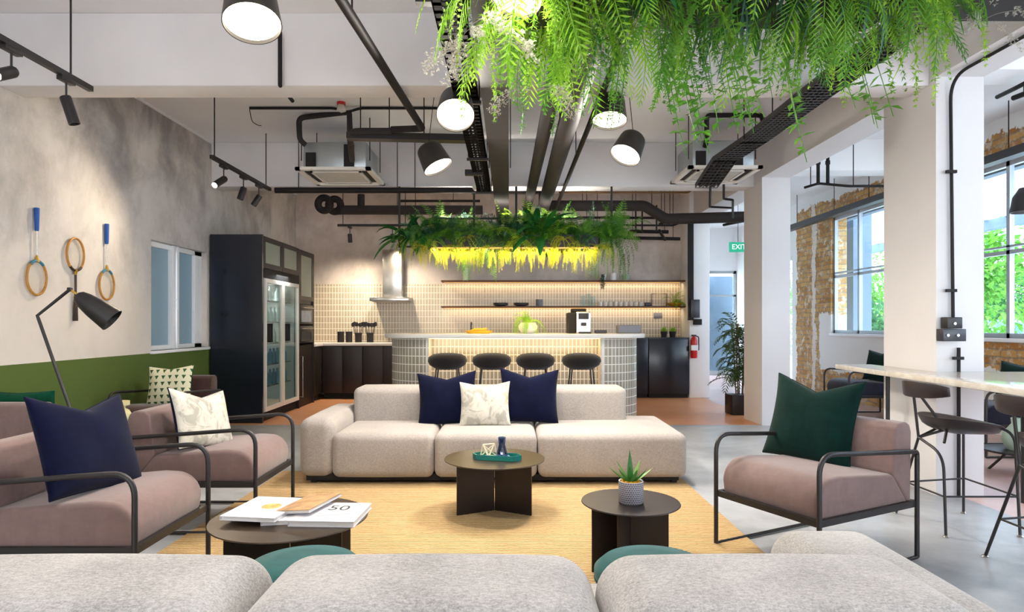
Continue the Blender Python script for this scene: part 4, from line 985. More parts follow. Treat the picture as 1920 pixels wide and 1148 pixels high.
# ------------------------------------------------------------------ rackets on the left wall
M['racket_wood'] = mk('honey ash', '#b07a2e', .45, var=.2, scale=12); M['racket_dark'] = mk('dark varnish', '#33231c', .5, var=.2); M['grip_blue'] = mk('blue grip', '#1f4f9a', .7, var=.2, scale=30); M['teal_band'] = mk('blue teal paint', '#2c6f86', .5, var=.1)
M['string'] = mk('string', '#d8cfb4', .6); M['grip_dark'] = mk('dark grip', '#3a2b24', .8, var=.3, scale=40)
def racket(label, x, ytop, ybot, up, grip, shaft, dark):
    Yp = XL*-1*FPX/(VX-x); z1 = CH-(ytop-VY)*Yp/FPX; z0 = CH-(ybot-VY)*Yp/FPX; Lr = z1-z0
    q = thing('badminton_racket', label, 'racket', (XL+.02, Yp, (z0+z1)/2), R(90)); s = 1 if up else -1
    hh, hw = .125*Lr/.64, .098*Lr/.64; cz = s*(Lr/2-hh)
    pts = [Vector((hw*math.cos(2*math.pi*i/36), 0, cz+hh*math.sin(2*math.pi*i/36))) for i in range(37)]
    MB().tube(pts, .009, 8, cap=False).build('frame', M['racket_wood'] if not dark else M['racket_wood'], q, smooth=True)
    thr = [Vector((hw*1.0*math.cos(a), -.001, cz-s*hh*1.0*math.sin(a))) for a in [R(50+80*i/10) for i in range(11)]]
    MB().tube(thr, .0105, 8).build('painted_band', M['racket_dark'] if dark else M['teal_band'], q, smooth=True)
    st = MB()
    for i in range(-8, 9):
        xx = i*hw/9; k_ = math.sqrt(max(0, 1-(xx/hw)**2))*hh; st.bar((xx,0,cz-k_),(xx,0,cz+k_),.0006,.0006)
    for i in range(-10, 11):
        zz = i*hh/11; k_ = math.sqrt(max(0, 1-(zz/hh)**2))*hw; st.bar((-k_,0,cz+zz),(k_,0,cz+zz),.0006,.0006)
    st.build('strings', M['string'], q)
    zt_ = cz-s*hh; ze = -s*Lr/2; gl = .17*Lr/.64
    MB().tube([(0,0,zt_),(0,0,ze+s*gl)], .009 if dark else .0045, 8).build('shaft', M['racket_dark'] if dark else M['chrome'], q, smooth=True)
    MB().lathe([(0,-.025),(.018,-.02),(.007,.03),(0,.03)], (0,0,zt_-s*.012), 10, Matrix.Scale(s*-1, 3, (0,0,1))).build('throat', M['brass'], q, smooth=True)
    MB().lathe([(.0,-gl/2),(.017,-gl/2),(.018,-gl/2+.01),(.014,gl/2-.01),(.011,gl/2),(0,gl/2)], (0,0,ze+s*gl/2), 12, Matrix.Scale(s, 3, (0,0,1))).build('grip', grip, q, smooth=True)
    if dark: MB().lathe([(0,-.01),(.0135,-.01),(.0135,.01),(0,.01)], (0,0,ze+s*(gl+.015)), 10).build('ferrule', M['brass'], q)
racket('badminton racket hanging head down, leftmost on the wall', 64, 390, 553, False, M['grip_blue'], 0, False)
racket('badminton racket with dark shaft, head up, middle of the three', 137, 447, 602, True, M['grip_dark'], 0, True)
racket('badminton racket hanging head down, nearest the wall window', 196, 420, 562, False, M['grip_blue'], 0, False)

# ------------------------------------------------------------------ marble bar table and its stools
q = thing('bar_table', 'pale marble bar table fitted around the white column', 'table', (2.7, 3.4, 0))
MB().prism([(2.56,5.03),(2.46,2.2),(3.45,2.2),(3.45,4.26),(2.84,4.26),(2.84,5.03)], .795, .83).build('tabletop', M['marble'], q, bevel=.004, world=True)
for x, y in ((3.3, 2.5), (3.3, 4.1)): MB().tube([(x,y,.795),(x,y,0)], .02).build('leg', M['black'], q, world=True)
for x, y in ((2.72, 4.6), (2.75, 2.45)): MB().tube([(x,y,.795),(x,y,0)], .014).build('leg', M['black'], q, world=True)
def bar_stool(label, loc):
    q = thing('bar_stool', label, 'stool', loc, 0, None); f = M['black']; r = .0075
    hub = Vector((-.205, 0, .50)); A = .215
    # rear legs: one straight, one bent like the photo's bow; front legs bowed
    MB().tube([(-.205, A, 0), hub], r, 8).build('leg', f, q, smooth=True)
    MB().tube(fillet([(-.195, -A, 0), (-.195, -A+.02, .44), hub], .09, 8), r, 8).build('leg', f, q, smooth=True)
    MB().tube(fillet([(.205, A, 0), (.19, A-.02, .58), (-.02, .03, .575)], .09, 8), r, 8).build('leg', f, q, smooth=True)
    MB().tube(fillet([(.205, -A, 0), (.19, -A+.02, .58), (-.02, -.03, .575)], .09, 8), r, 8).build('leg', f, q, smooth=True)
    MB().tube([hub, (0, .05, .575)], r, 8).tube([hub, (0, -.05, .575)], r, 8).tube([(-.14,-.12,.49), (-.08,-.06,.575)], r, 8).build('seat_strut', f, q, smooth=True)
    MB().tube([hub, (-.235, .0, .76)], r, 8).tube([(-.13, -.07, .60), (-.228, -.03, .76)], r, 8).build('back_post', f, q, smooth=True)
    MB().tube([(.205,A-.01,.215),(-.2,A-.095,.215)], .0055).tube([(.203,-A+.01,.215),(-.197,-A+.01,.215)], .0055).tube([(.204,A-.01,.215),(.204,-A+.01,.215)], .0055).tube([(-.203,A-.09,.215),(-.197,-A+.01,.215)], .0055).build('foot_ring', f, q, smooth=True)
    for sx, sy in ((-.205,A),(-.195,-A),(.205,A),(.205,-A)): MB().lathe([(0,0),(.014,0),(.016,.004),(.008,.012),(0,.012)], (sx,sy,0), 14).build('foot_cap', M['chrome'], q, smooth=True)
    # curved backrest plate
    b = MB(); n = 14; rows = []
    for i in range(n+1):
        t_ = i/n*2-1; y = t_*.2; x = -.245+.075*t_*t_; hz = .046*(1-abs(t_)**3*.45); zc = .775-.004*t_
        for dx in (0, .012):
            rows.append(Vector((x+dx, y, zc-hz))); rows.append(Vector((x+dx-.006, y, zc+hz)))
    b.v = rows
    for i in range(n):
        a, c_ = 4*i, 4*(i+1)
        b.f += [(a, a+1, c_+1, c_), (a+2, c_+2, c_+3, a+3), (a+1, a+3, c_+3, c_+1), (a, c_, c_+2, a+2)]
    b.f += [(0,2,3,1), (4*n, 4*n+1, 4*n+3, 4*n+2)]
    b.build('backrest', M['seat_leather'], q, bevel=.003)
    # saddle shaped seat
    b = MB(); NU, NV = 26, 9
    for side in (0, 1):
        for i in range(NV+1):
            rr = i/NV
            for k in range(NU):
                a = 2*math.pi*k/NU; ca, sa = math.cos(a), math.sin(a)
                rx = .225 if ca > 0 else .185; ry = .205*(1+.06*ca)
                x = .01+rx*rr*ca*(1+.0*sa); y = ry*rr*sa
                zt = .612+.02*(rr**2)*(abs(sa)**2)-.01*(1-rr)+.028*(-ca)*rr*rr-.018*rr**4
                z_ = zt if side == 0 else zt-.068*math.sqrt(max(0,1-rr**4))-.01*(1-rr)-.004
                b.v.append(Vector((x, y, z_)))
    off = (NV+1)*NU
    for s_ in (0, 1):
        for i in range(NV):
            for k in range(NU):
                k2 = (k+1) % NU; f_ = tuple(s_*off+v for v in (i*NU+k, (i+1)*NU+k, (i+1)*NU+k2, i*NU+k2))
                b.f.append(f_ if s_ == 0 else f_[::-1])
    for k in range(NU):
        k2 = (k+1) % NU; b.f.append((NV*NU+k, off+NV*NU+k, off+NV*NU+k2, NV*NU+k2))
    b.build('seat', M['seat_leather'], q, smooth=True)
    return q
s1 = bar_stool('dark leather bar stool at the marble table, nearest the white column', (2.545, 3.66, 0))
s2 = dup(s1, (2.55, 2.94, 0), label='dark leather bar stool at the right edge, nearer the camera')
# ------------------------------------------------------------------ conduit with sockets on the near column, potted bamboo later
q = thing('conduit_riser', 'black conduit with two socket boxes running up the near column', 'conduit', (2.98, 4.26, 0))
xc = (1797-VX)*4.26/FPX
MB().tube(fillet([(xc-.005,4.25,0),(xc-.005,4.25,.99)], .01), .011).build('conduit', M['pipe'], q, world=True)
MB().tube(fillet([P(1787, 600, 4.25), P(1782, 145, 4.25), (xc-.05, 1.0, P(1782,145,4.25).z)], .16, 8), .0105).build('conduit', M['pipe'], q, world=True, smooth=True)
for yy in (322, 545): MB().bar(P(1774, yy, 4.245), P(1793, yy, 4.245), .02, .02).build('clip', M['pipe'], q, world=True)
MB().bar(P(1787, 672, 4.245), P(1806, 672, 4.245), .02, .02).build('clip', M['pipe'], q, world=True)
pa, pb = P(1765, 640, 4.22), P(1808, 617, 4.22); MB().box(pa.x, pb.x, 4.20, 4.27, pa.z, pb.z).build('socket_box', M['ceramic_d'], q, bevel=.004, world=True)
pa, pb = P(1773, 616, 4.22), P(1801, 595, 4.22); MB().box(pa.x, pb.x, 4.20, 4.27, pa.z, pb.z).build('socket_box', M['black'], q, bevel=.004, world=True)
for (u, v) in ((1777, 629), (1796, 629), (1790, 607)):
    p = P(u, v, 4.195); MB().lathe([(0,0),(.009,0),(.009,.006),(0,.006)], p, 12, Matrix.Rotation(R(90), 3, 'X')).build('socket_face', M['chrome'], q, world=True)
# ------------------------------------------------------------------ pendant drum lamps
M['lamp_shell'] = mk('gunmetal shade', '#3b3836', .42, .4, var=.08); M['diffuser'] = emis('lamp diffuser', '#fff1d8', 7.0)
def pendant(label, c, axis, power=34):
    q = thing('pendant_lamp', label, 'pendant lamp', c); Rm = rot_to(axis); a = Vector(axis).normalized()
    prof = [(0,.195),(.085,.195),(.098,.18),(.104,.16),(.122,0),(.118,0),(.1,.15),(0,.15)]
    MB().lathe(prof, (0,0,0), 40, Rm).build('lamp_shade', M['lamp_shell'], q, smooth=True)
    MB().lathe([(0,.018),(.117,.018),(.117,.022),(0,.022)], (0,0,0), 40, Rm).build('diffuser', M['diffuser'], q)
    MB().bar(-a*.195+Vector((-.03,0,0)), -a*.195+Vector((.03,0,0)), .02, .03).build('bracket', M['black'], q)
    MB().tube([-a*.19, Vector((0, 0, ZC-c[2]))], .003, 6).build('cable', M['black_matt'], q)
    area_light('lamp_light', a*.004, a, .2, .2, power, (1.0, .92, .82), q, 'DISK')
pendant('large pendant drum lamp at the top left, over the lounge', P(473, 45, 2.74), (.15,-.3,-.94), 24)
pendant('pendant drum lamp facing the camera beside the black cable trays', P(854, 217, 4.05), (.03,-.62,-.78))
pendant('pendant drum lamp tilted to the right, below and left of the cable trays', P(822, 314, 5.1), (.45,-.15,-.88))
pendant('pendant drum lamp hanging under the near fern planter, upper of the two', P(1143, 227, 4.5), (-.05,-.25,-.96))
pendant('pendant drum lamp tilted to the left, lower of the two under the ferns', P(1172, 292, 5.0), (-.42,-.35,-.84))
pendant('pendant drum lamp cut by the top edge, at the left end of the fern planter', P(965, -6, 2.74), (-.25,-.3,-.92), 6)

# ------------------------------------------------------------------ track lighting
M['spot_glow'] = emis('spot lens', '#ffe6c0', 60.0)
XT, ZT_ = -2.70, 1.15+1.514
def track(label, a, b, rods, grp='lighting tracks'):
    q = thing('lighting_track', label, 'light track', ((a[0]+b[0])/2, (a[1]+b[1])/2, a[2]), 0)
    MB().bar(a, b, .034, .034).build('rail', M['black'], q, world=True)
    for r_ in rods: MB().tube([(r_[0], r_[1], a[2]+.015), (r_[0], r_[1], ZC)], .006).build('hanging_rod', M['black'], q, world=True)
    return q
track('black lighting track along the left wall, near the camera', (XT, 1.2, ZT_), (XT, 4.13, ZT_), [(XT, 3.94), (XT, 2.0)])
track('black lighting track along the left wall, between the two beams', (XT, 5.80, ZT_), (XT, 7.22, ZT_), [(XT, 5.86), (XT, 7.1)])
track('short black lighting track over the kitchen worktop', ((633-VX)*9.7/FPX, 9.7, 2.64), ((765-VX)*9.7/FPX, 9.7, 2.64), [((643-VX)*9.7/FPX, 9.7), ((760-VX)*9.7/FPX, 9.7)])
def spot(label, x, y, z, d, lit=0, L=.15, r=.032):
    q = thing('track_spotlight', label, 'spotlight', (x, y, z)); Rm = rot_to(d); a = Vector(d).normalized()
    MB().box(-.02,.02,-.06,.06,-.045,-.018).build('adapter', M['black'], q, bevel=.003)
    MB().tube([(0,0,-.04),(0,0,-.15)], .006).build('stem', M['black'], q)
    c = Vector((0,0,-.15))
    MB().lathe([(0,.02),(r*.9,.02),(r,.01),(r,-L),(r*.85,-L),(r*.8,-L+.02),(0,-L+.02)], c, 20, Rm).build('spot_head', M['black'], q, smooth=True)
    if lit:
        MB().lathe([(0,-L+.018),(r*.78,-L+.018),(0,-L+.015)], c, 16, Rm).build('lens', M['spot_glow'], q)
        d_ = bpy.data.lights.new('spot_light', 'SPOT'); d_.energy = lit; d_.color = (1.0, .84, .62); d_.spot_size = R(135); d_.spot_blend = 1.0; d_.shadow_soft_size = .03
        o_ = bpy.data.objects.new('spot_light', d_); COL.objects.link(o_); o_.parent = q; o_.location = c+a*(L+.03); o_.rotation_euler = a.to_track_quat('-Z','Y').to_euler()
    return q
spot('unlit black spotlight on the near left track', XT, 3.90, ZT_, (.25, .1, -.9), 0)
spot('lit spotlight at the left edge on the near track', XT, 3.47, ZT_, (.12, -.85, -.45), 45)
spot('lit spotlight washing the left wall, on the track between the beams', XT, 6.05, ZT_, (-.22, -.8, -.55), 60)
spot('unlit spotlight, first right of the lit one on the second left track', XT, 6.5, ZT_, (-.2, -.1, -.7), 0, .11)
spot('unlit spotlight at the far end of the second left track', XT, 6.9, ZT_, (-.35, -.1, -.6), 0, .11)
spot('left spotlight on the short kitchen track', (656-VX)*9.7/FPX, 9.7, 2.64, (0, .25, -1), 85, .11)
spot('right spotlight on the short kitchen track', (736-VX)*9.7/FPX, 9.7, 2.64, (.08, .25, -1), 85, .11)

# ------------------------------------------------------------------ ceiling cassettes
def cassette(label, x0, y0, w_, duct):
    z = 2.70; q = thing('ceiling_air_conditioner', label, 'air conditioner', (x0+w_/2, y0+w_/2, z))
    p = MB(); x1, y1 = x0+w_, y0+w_
    p.box(x0, x1, y0, y0+.05, z, z+.03).box(x0, x1, y1-.05, y1, z, z+.03).box(x0, x0+.05, y0, y1, z, z+.03).box(x1-.05, x1, y0, y1, z, z+.03).box(x0+.05, x1-.05, y0+.05, y1-.05, z+.02, z+.035)
    p.box(x0+.12, x1-.12, y0+.12, y0+.145, z, z+.03).box(x0+.12, x1-.12, y1-.145, y1-.12, z, z+.03).box(x0+.12, x0+.145, y0+.12, y1-.12, z, z+.03).box(x1-.145, x1-.12, y0+.12, y1-.12, z, z+.03)
    p.build('front_panel', M['ac_white'], q, world=True)
    s = MB()
    for yy in (y0+.055, y1-.115): s.box(x0+.14, x1-.14, yy, yy+.06, z+.012, z+.018)
    for xx in (x0+.055, x1-.115): s.box(xx, xx+.06, y0+.14, y1-.14, z+.012, z+.018)
    s.build('air_slot', M['black_matt'], q, world=True)
    g = MB(); n = 16
    for i in range(n): yy = y0+.15+(w_-.3)*i/n; g.box(x0+.15, x1-.15, yy, yy+(w_-.3)/n*.55, z+.004, z+.014)
    g.build('intake_grille', M['grey_plastic'], q, world=True)
    MB().box(x0+.06, x1-.06, y0+.08, y1-.08, z+.035, z+.30).build('casing', M['galv'], q, world=True, bevel=.006)
    MB().box(x0+.09, x0+.19, y0+.06, y0+.08, z+.05, z+.19).build('vent', M['black_matt'], q, world=True)
    MB().box(x1-.28, x1-.18, y0+.05, y0+.08, z+.04, z+.27).build('pipe_cover', M['black_matt'], q, world=True)
    for xx in (x0+.03, x1-.03):
        for yy in (y0+.12, y1-.12): MB().tube([(xx,yy,z+.12),(xx,yy,ZC)], .005, 6).build('hanging_rod', M['galv'] if False else M['pipe'], q, world=True)
    return q
cassette('ceiling cassette air conditioner on the left, over the lounge', -2.16, 6.44, .76, 0)
cassette('ceiling cassette air conditioner on the right, beside the white columns', 1.79, 6.38, .74, 0)

# ------------------------------------------------------------------ pipes, ducts and trays
def pipe(name, label, pts, r, cat='pipe', mat=None, fil=.06, rods=(), n=12, rect=None, collars=()):
    pts = [Vector(p) for p in pts]; c = sum(pts, Vector((0,0,0)))/len(pts)
    q = thing(name, label, cat, c)
    if rect:
        b = MB()
        for a, e in zip(pts[:-1], pts[1:]): b.bar(a, e, rect[0], rect[1])
        b.build('duct_body', mat or M['duct'], q, world=True)
    else: MB().tube(fillet(pts, fil) if len(pts) > 2 else pts, r, n).build('pipe_run', mat or M['pipe'], q, world=True, smooth=True)
    for rd in rods:
        MB().tube([rd, (rd[0], rd[1], ZC)], .005, 6).build('hanging_rod', M['pipe'], q, world=True)
    for cc, ax in collars:
        MB().lathe([(0,-.02),(r*1.35,-.02),(r*1.35,.02),(0,.02)], cc, 14, Vector(ax).to_track_quat('Z','Y').to_matrix()).build('collar', M['pipe'], q, world=True)
    return q
H = CH
# central run along the room: perforated tray, flat duct, round pipes
def tray(name, label, x0, x1, y0, y1, z, side=.06, vertical=False):
    q = thing(name, label, 'cable tray', ((x0+x1)/2, (y0+y1)/2, z)); b = MB()
    b.box(x0, x0+.006, y0, y1, z, z+side).box(x1-.006, x1, y0, y1, z, z+side)
    n = int((y1-y0)/.075)
    b.box(x0, x0+(x1-x0)*.3, y0, y1, z, z+.004).box(x1-(x1-x0)*.3, x1, y0, y1, z, z+.004)
    for i in range(n): yy = y0+(y1-y0)*i/n; b.box(x0, x1, yy, yy+.03, z, z+.004)
    b.build('tray', M['tray_black'], q, world=True)
    for k in range(4): MB().tube([(x0+.01+(x1-x0-.02)*(k+.5)/4, y0, z+.018), (x0+.01+(x1-x0-.02)*(k+.5)/4, y1, z+.018)], .010, 6).build('cable', M['black_matt'], q, world=True)
    yy = y0+.5
    while yy < y1:
        for xx in (x0-.008, x1+.008): MB().tube([(xx, yy, z), (xx, yy, ZC)], .004, 6).build('hanging_rod', M['pipe'], q, world=True)
        MB().box(x0-.02, x1+.02, yy-.015, yy+.015, z-.02, z).build('hanger_channel', M['black'], q, world=True)
        yy += 1.45
    return q
zt2 = H+1.46
tray('cable_tray', 'perforated black cable tray with cables, left of the broad duct', -.355, -.205, .8, 7.2, zt2)
pipe('air_duct', 'broad flat dark duct running to the kitchen above the lounge', [(-.09, .8, zt2+.02), (-.09, 9.3, zt2+.02)], .05, 'duct', rect=(.17, .09), rods=[(-.19, 3.4, zt2), (.01, 3.4, zt2), (-.19, 6, zt2), (.01, 6, zt2)])
pipe('round_duct', 'round dark duct hanging from the ceiling, left of two behind the ferns', [(.30, 2.4, H+1.50), (.235, 9.2, H+1.55)], .055, 'duct', M['duct'], n=20, rods=[(.29, 5.4, H+1.53), (.26, 8, H+1.55)])
pipe('round_duct', 'round dark duct hanging from the ceiling, thicker one behind the ferns', [(.44, 2.4, H+1.50), (.44, 9.2, H+1.50)], .075, 'duct', M['duct'], n=20, rods=[(.44, 5.6, H+1.55), (.44, 8.1, H+1.55)])
pipe('conduit', 'thin dark conduit right of the round ducts', [(.645, 3.0, H+1.60), (.645, 9.0, H+1.60)], .022, 'pipe', rods=[(.645, 6.2, H+1.6)])
# left diagonal pipe with an elbow, feeding the left cassette
pipe('pipe', 'dark pipe crossing the ceiling from the top centre to the left cassette', [P(632, -12, 3.05), P(792, 241, 5.05), P(735, 243, 5.2)], .027, 'pipe', fil=.03, rods=[tuple(P(660, 33, 3.3))])
pipe('cable_tray', 'black tray crossing from the left cassette to the central duct', [P(652, 256, 5.5), P(895, 261, 5.5)], .03, 'cable tray', M['black'], rect=(.10, .055), rods=[tuple(P(676, 252, 5.5)), tuple(P(730, 252, 5.5)), tuple(P(795, 252, 5.5))])
pipe('pipe', 'coiled black refrigerant pipe over the left cassette tray', [P(735, 246, 5.4), P(663, 246, 5.4), P(656, 256, 5.6), P(660, 300, 6.4)], .028, 'pipe', M['foam'], fil=.08)
pipe('pipe', 'black pipe looping up from the left cassette casing', [P(573, 272, 6.42), P(562, 262, 6.4), P(560, 221, 6.4), P(655, 210, 6.4), P(656, 250, 6.0)], .027, 'pipe', M['foam'], fil=.06)
pipe('conduit', 'thin conduit under the ceiling between the beams, left part', [P(468, 203, 6.22), P(628, 203, 6.22), P(650, 211, 6.2), P(675, 203, 6.22), P(900, 203, 6.22)], .013, 'conduit', fil=.05)
pipe('conduit', 'short conduit dropping from the first beam on the left', [P(525, 60, 4.30), P(525, 160, 4.30), P(527, 163, 4.6), P(549, 190, 4.75)], .014, 'conduit', fil=.03)
pipe('cable', 'thin curved cable feeding the second left lighting track', [P(468, 206, 6.25), P(472, 228, 6.4), P(485, 236, 6.7), P(500, 234, 7.1)], .004, 'cable', fil=.1)
q = thing('smoke_detector', 'small red topped detector on the ceiling between the beams', 'detector', P(640, 193, 6.1)); q.location.z = 3.2
MB().lathe([(0,.06),(.02,.06),(.035,.02),(.045,-.02),(0,-.04)], (0,0,0), 16).build('body', M['ac_white'], q, smooth=True); MB().lathe([(0,.06),(.04,.06),(.04,.035),(0,.035)], (0,0,0), 16).build('red_ring', M['red'], q)
# pipes across the second beam and behind it
pipe('pipe', 'long dark pipe across the underside of the second beam', [P(516, 357, 7.38), P(915, 357, 7.38)], .034, 'pipe', rods=[tuple(P(560, 357, 7.38)), tuple(P(745, 357, 7.38)), tuple(P(778, 357, 7.38))])
pipe('air_duct', 'thick insulated duct across the kitchen, left part', [P(640, 394, 8.9), P(905, 394, 8.9)], .065, 'duct', M['foam'], n=16, rods=[tuple(P(745, 394, 8.9)), tuple(P(779, 394, 8.9))])
pipe('air_duct', 'insulated duct across the kitchen, stepping down towards the passage', [P(1025, 386, 8.9), P(1208, 386, 8.9), P(1248, 411, 8.9), P(1395, 407, 8.6)], .075, 'duct', M['duct'], fil=.05, n=16, rods=[tuple(P(1092, 386, 8.9)), tuple(P(1147, 386, 8.9)), tuple(P(1222, 395, 8.9))])
pipe('pipe', 'vertical stub of the insulated kitchen duct', [P(677, 365, 8.9), P(677, 392, 8.9)], .05, 'duct', M['foam'])
q = thing('duct_coil', 'coil of black insulated duct above the fridge cabinet', 'duct', P(620, 383, 8.9))
for k, (dx, dy) in enumerate([(-.09, 0), (.03, .09)]):
    pts = [(dx+.085*math.cos(2*math.pi*i/24), dy, .085*1.05*math.sin(2*math.pi*i/24)) for i in range(25)]
    MB().tube(pts, .05, 10, cap=False).build('coil_turn', M['foam'], q, smooth=True)
MB().tube([(.03,.09,-.085),(.2,.05,-.085)], .05, 10).build('coil_end', M['foam'], q, smooth=True)
pipe('conduit', 'thin conduit under the kitchen ceiling at the back', [P(750, 377, 9.2), P(900, 377, 9.2)], .018, 'conduit', rods=[tuple(P(760, 377, 9.2)), tuple(P(850, 377, 9.2))])
pipe('conduit', 'thin conduit across the kitchen, upper right', [P(1048, 361, 8.2), P(1290, 361, 8.2), P(1303, 352, 7.75)], .014, 'conduit', M['stem'] , fil=.02, rods=[tuple(P(1118, 361, 8.2)), tuple(P(1217, 361, 8.2))])
pipe('conduit', 'thin conduit across the kitchen, lower right', [P(1048, 408, 9.3), P(1282, 409, 9.3)], .018, 'conduit', rods=[tuple(P(1100, 408, 9.3)), tuple(P(1256, 409, 9.3))])
pipe('conduit', 'thin conduit behind the hanging planter, right side', [P(1100, 422, 9.5), P(1262, 423, 9.5), P(1283, 415, 9.3)], .014, 'conduit', fil=.02, rods=[tuple(P(1120, 422, 9.5)), tuple(P(1240, 423, 9.5))])
pipe('pipe', 'dark bracket pipe at the right of the kitchen wall, upper', [P(1178, 449, 9.8), P(1181, 434, 9.8), P(1253, 435, 9.8)], .028, 'pipe', fil=.02, rods=[tuple(P(1192, 435, 9.8)), tuple(P(1246, 435, 9.8))])
pipe('pipe', 'dark bracket pipe at the right of the kitchen wall, lower', [P(1170, 446, 9.9), P(1275, 448, 9.9)], .026, 'pipe', rods=[tuple(P(1186, 447, 9.9)), tuple(P(1262, 448, 9.9))])
q = thing('unistrut_hanger', 'dark hanger frame under the right kitchen duct', 'hanger', P(1215, 415, 9.2))
for x in (1192, 1204, 1231): MB().tube([P(x, 385, 9.2), P(x, 432, 9.2)], .012, 6).build('hanging_rod', M['pipe'], q, world=True)
MB().bar(P(1236, 432, 9.2), P(1247, 450, 9.6), .03, .03).build('brace', M['pipe'], q, world=True); MB().bar(P(1236, 421, 9.0), P(1262, 411, 8.9), .03, .03).build('brace', M['pipe'], q, world=True)
pipe('conduit', 'thin conduits by the header over the passage', [P(1332, 345, 7.15), P(1331, 388, 8.4), P(1372, 390, 8.4)], .014, 'conduit', fil=.02)
pipe('conduit', 'bent thin conduit beside the far white column', [P(1357, 345, 7.15), P(1357, 373, 7.6), P(1374, 375, 7.6), P(1374, 408, 8.4)], .014, 'conduit', fil=.02)
pipe('pipe', 'short dark pipe in the passage ceiling', [P(1357, 422, 9.4), P(1392, 415, 8.9)], .02, 'pipe', rods=[tuple(P(1375, 418, 9.15))])
# cross channel and box at the top of the central run
pipe('cable_tray', 'dark channel crossing the central trays at the top of the view', [P(780, 2, 3.0), P(930, 2, 3.0)], .02, 'cable tray', M['black'], rect=(.05, .03))
pipe('air_duct', 'dark horizontal duct at the top right corner', [P(1560, 2, 3.1), P(1990, 2, 3.1)], .05, 'duct', M['duct'], rect=(.16, .12))
pipe('cable_tray', 'small dark junction tray across the central duct', [P(872, 324, 6.2), P(905, 324, 6.2)], .02, 'cable tray', M['black'], rect=(.06, .05))
pipe('cable_tray', 'dark cross trunking at the end of the central run', [P(884, 357, 7.95), P(1016, 357, 7.95), P(1016, 400, 7.95)], .02, 'duct', M['black'], rect=(.10, .08))
q = thing('smoke_detector', 'white round detector under the central trays', 'detector', P(897, 353, 7.2)); MB().lathe([(0,.03),(.07,.03),(.07,.005),(.05,-.025),(0,-.03)], (0,0,0), 24).build('body', M['ac_white'], q, smooth=True)
# mesh cable tray running along the columns to the right cassette
q = thing('cable_tray', 'wide mesh cable tray running above the white columns to the right cassette', 'cable tray', (2.2, 4.6, H+1.55))
xt0, zz = 2.10, H+1.56
pth = [Vector((xt0, .8, zz+.0)), Vector((xt0, 3.9, zz)), Vector((xt0, 5.5, zz)), Vector((xt0-.10, 5.95, zz-.05)), Vector((xt0-.13, 6.4, zz-.20))]
mb = MB()
for a, c_ in zip(pth[:-1], pth[1:]):
    n_ = max(2, int((c_-a).length/.05))
    for i in range(n_+1): p_ = a.lerp(c_, i/n_); mb.box(p_.x-.11, p_.x+.11, p_.y-.008, p_.y+.008, p_.z-.004, p_.z+.0)
    for k in range(7): dx = Vector((-.11+.22*k/6, 0, 0)); mb.bar(a+dx, c_+dx, .006, .006)
    for dx in (-.11, .11): mb.bar(a+Vector((dx,0,.02)), c_+Vector((dx,0,.02)), .006, .04)
mb.build('mesh', M['black'], q, world=True)
for dx in (-.06, 0, .06):
    MB().tube([p_+Vector((dx, 0, .03)) for p_ in pth], .027, 8).build('insulated_pipe', M['foam'], q, world=True, smooth=True)
for yy in (2.2, 3.8, 5.4):
    for dx in (-.12, .12): MB().tube([(xt0+dx, yy, zz), (xt0+dx, yy, ZC)], .005, 6).build('hanging_rod', M['pipe'], q, world=True)
pipe('pipe', 'black pipe looping over the right cassette casing', [P(1322, 275, 6.4), P(1325, 262, 6.42), P(1325, 216, 6.42), P(1428, 216, 6.42), P(1432, 232, 6.3)], .025, 'pipe', M['foam'], fil=.05)
# veranda ceiling services
pipe('cable_tray', 'black tray running along the brick wall above the veranda windows', [(4.72, 1.0, H+1.60), (4.72, 11.0, H+1.60)], .05, 'cable tray', M['black'], rect=(.12, .08), rods=[(4.72, y_, H+1.6) for y_ in (2.5, 4.2, 6.05, 7.0, 8.4, 9.3, 10.5)])
pipe('conduit', 'dark conduit on the veranda ceiling between the columns', [P(1508, 352, 7.0), P(1535, 344, 6.9), P(1590, 349, 6.8), P(1720, 349, 6.8)], .014, 'conduit', fil=.03, rods=[tuple(P(1600, 349, 6.8)), tuple(P(1520, 348, 6.95))])
for x, lb in ((1534, 'left'), (1552, 'right')):
    pipe('conduit', lb+' of the two short dark drops on the veranda ceiling', [P(x, 295-((x-1534)/3), 6.9), P(x, 345, 6.9)], .018, 'conduit', collars=[(P(x, 305, 6.9), (0,0,1))])
pipe('sprinkler_pipe', 'dark pipe with a red valve on the near veranda ceiling', [P(1870, 182, 4.9), P(1905, 165, 4.6), P(1990, 120, 4.2)], .016, 'pipe', fil=.02)
pipe('pipe', 'dark pipe stub below the red valve pipe', [P(1900, 184, 4.9), P(1990, 150, 4.5)], .02, 'pipe', rods=[tuple(P(1920, 175, 4.82))])
q = thing('pendant_lamp', 'dark pendant lamp at the right edge on the veranda', 'pendant lamp', P(1925, 398, 5.0)); MB().lathe([(0,.2),(.05,.19),(.09,.12),(.11,0),(.1,0),(.08,.1),(0,.17)], (0,0,0), 28).build('lamp_shade', M['black'], q, smooth=True); MB().tube([(0,0,.19),(0,0,ZC-q.location.z)], .004).build('cable', M['black'], q); MB().lathe([(0,.03),(.03,.03),(.035,.0),(0,-.01)], (0,0,.02), 12).build('bulb', M['diffuser'], q)

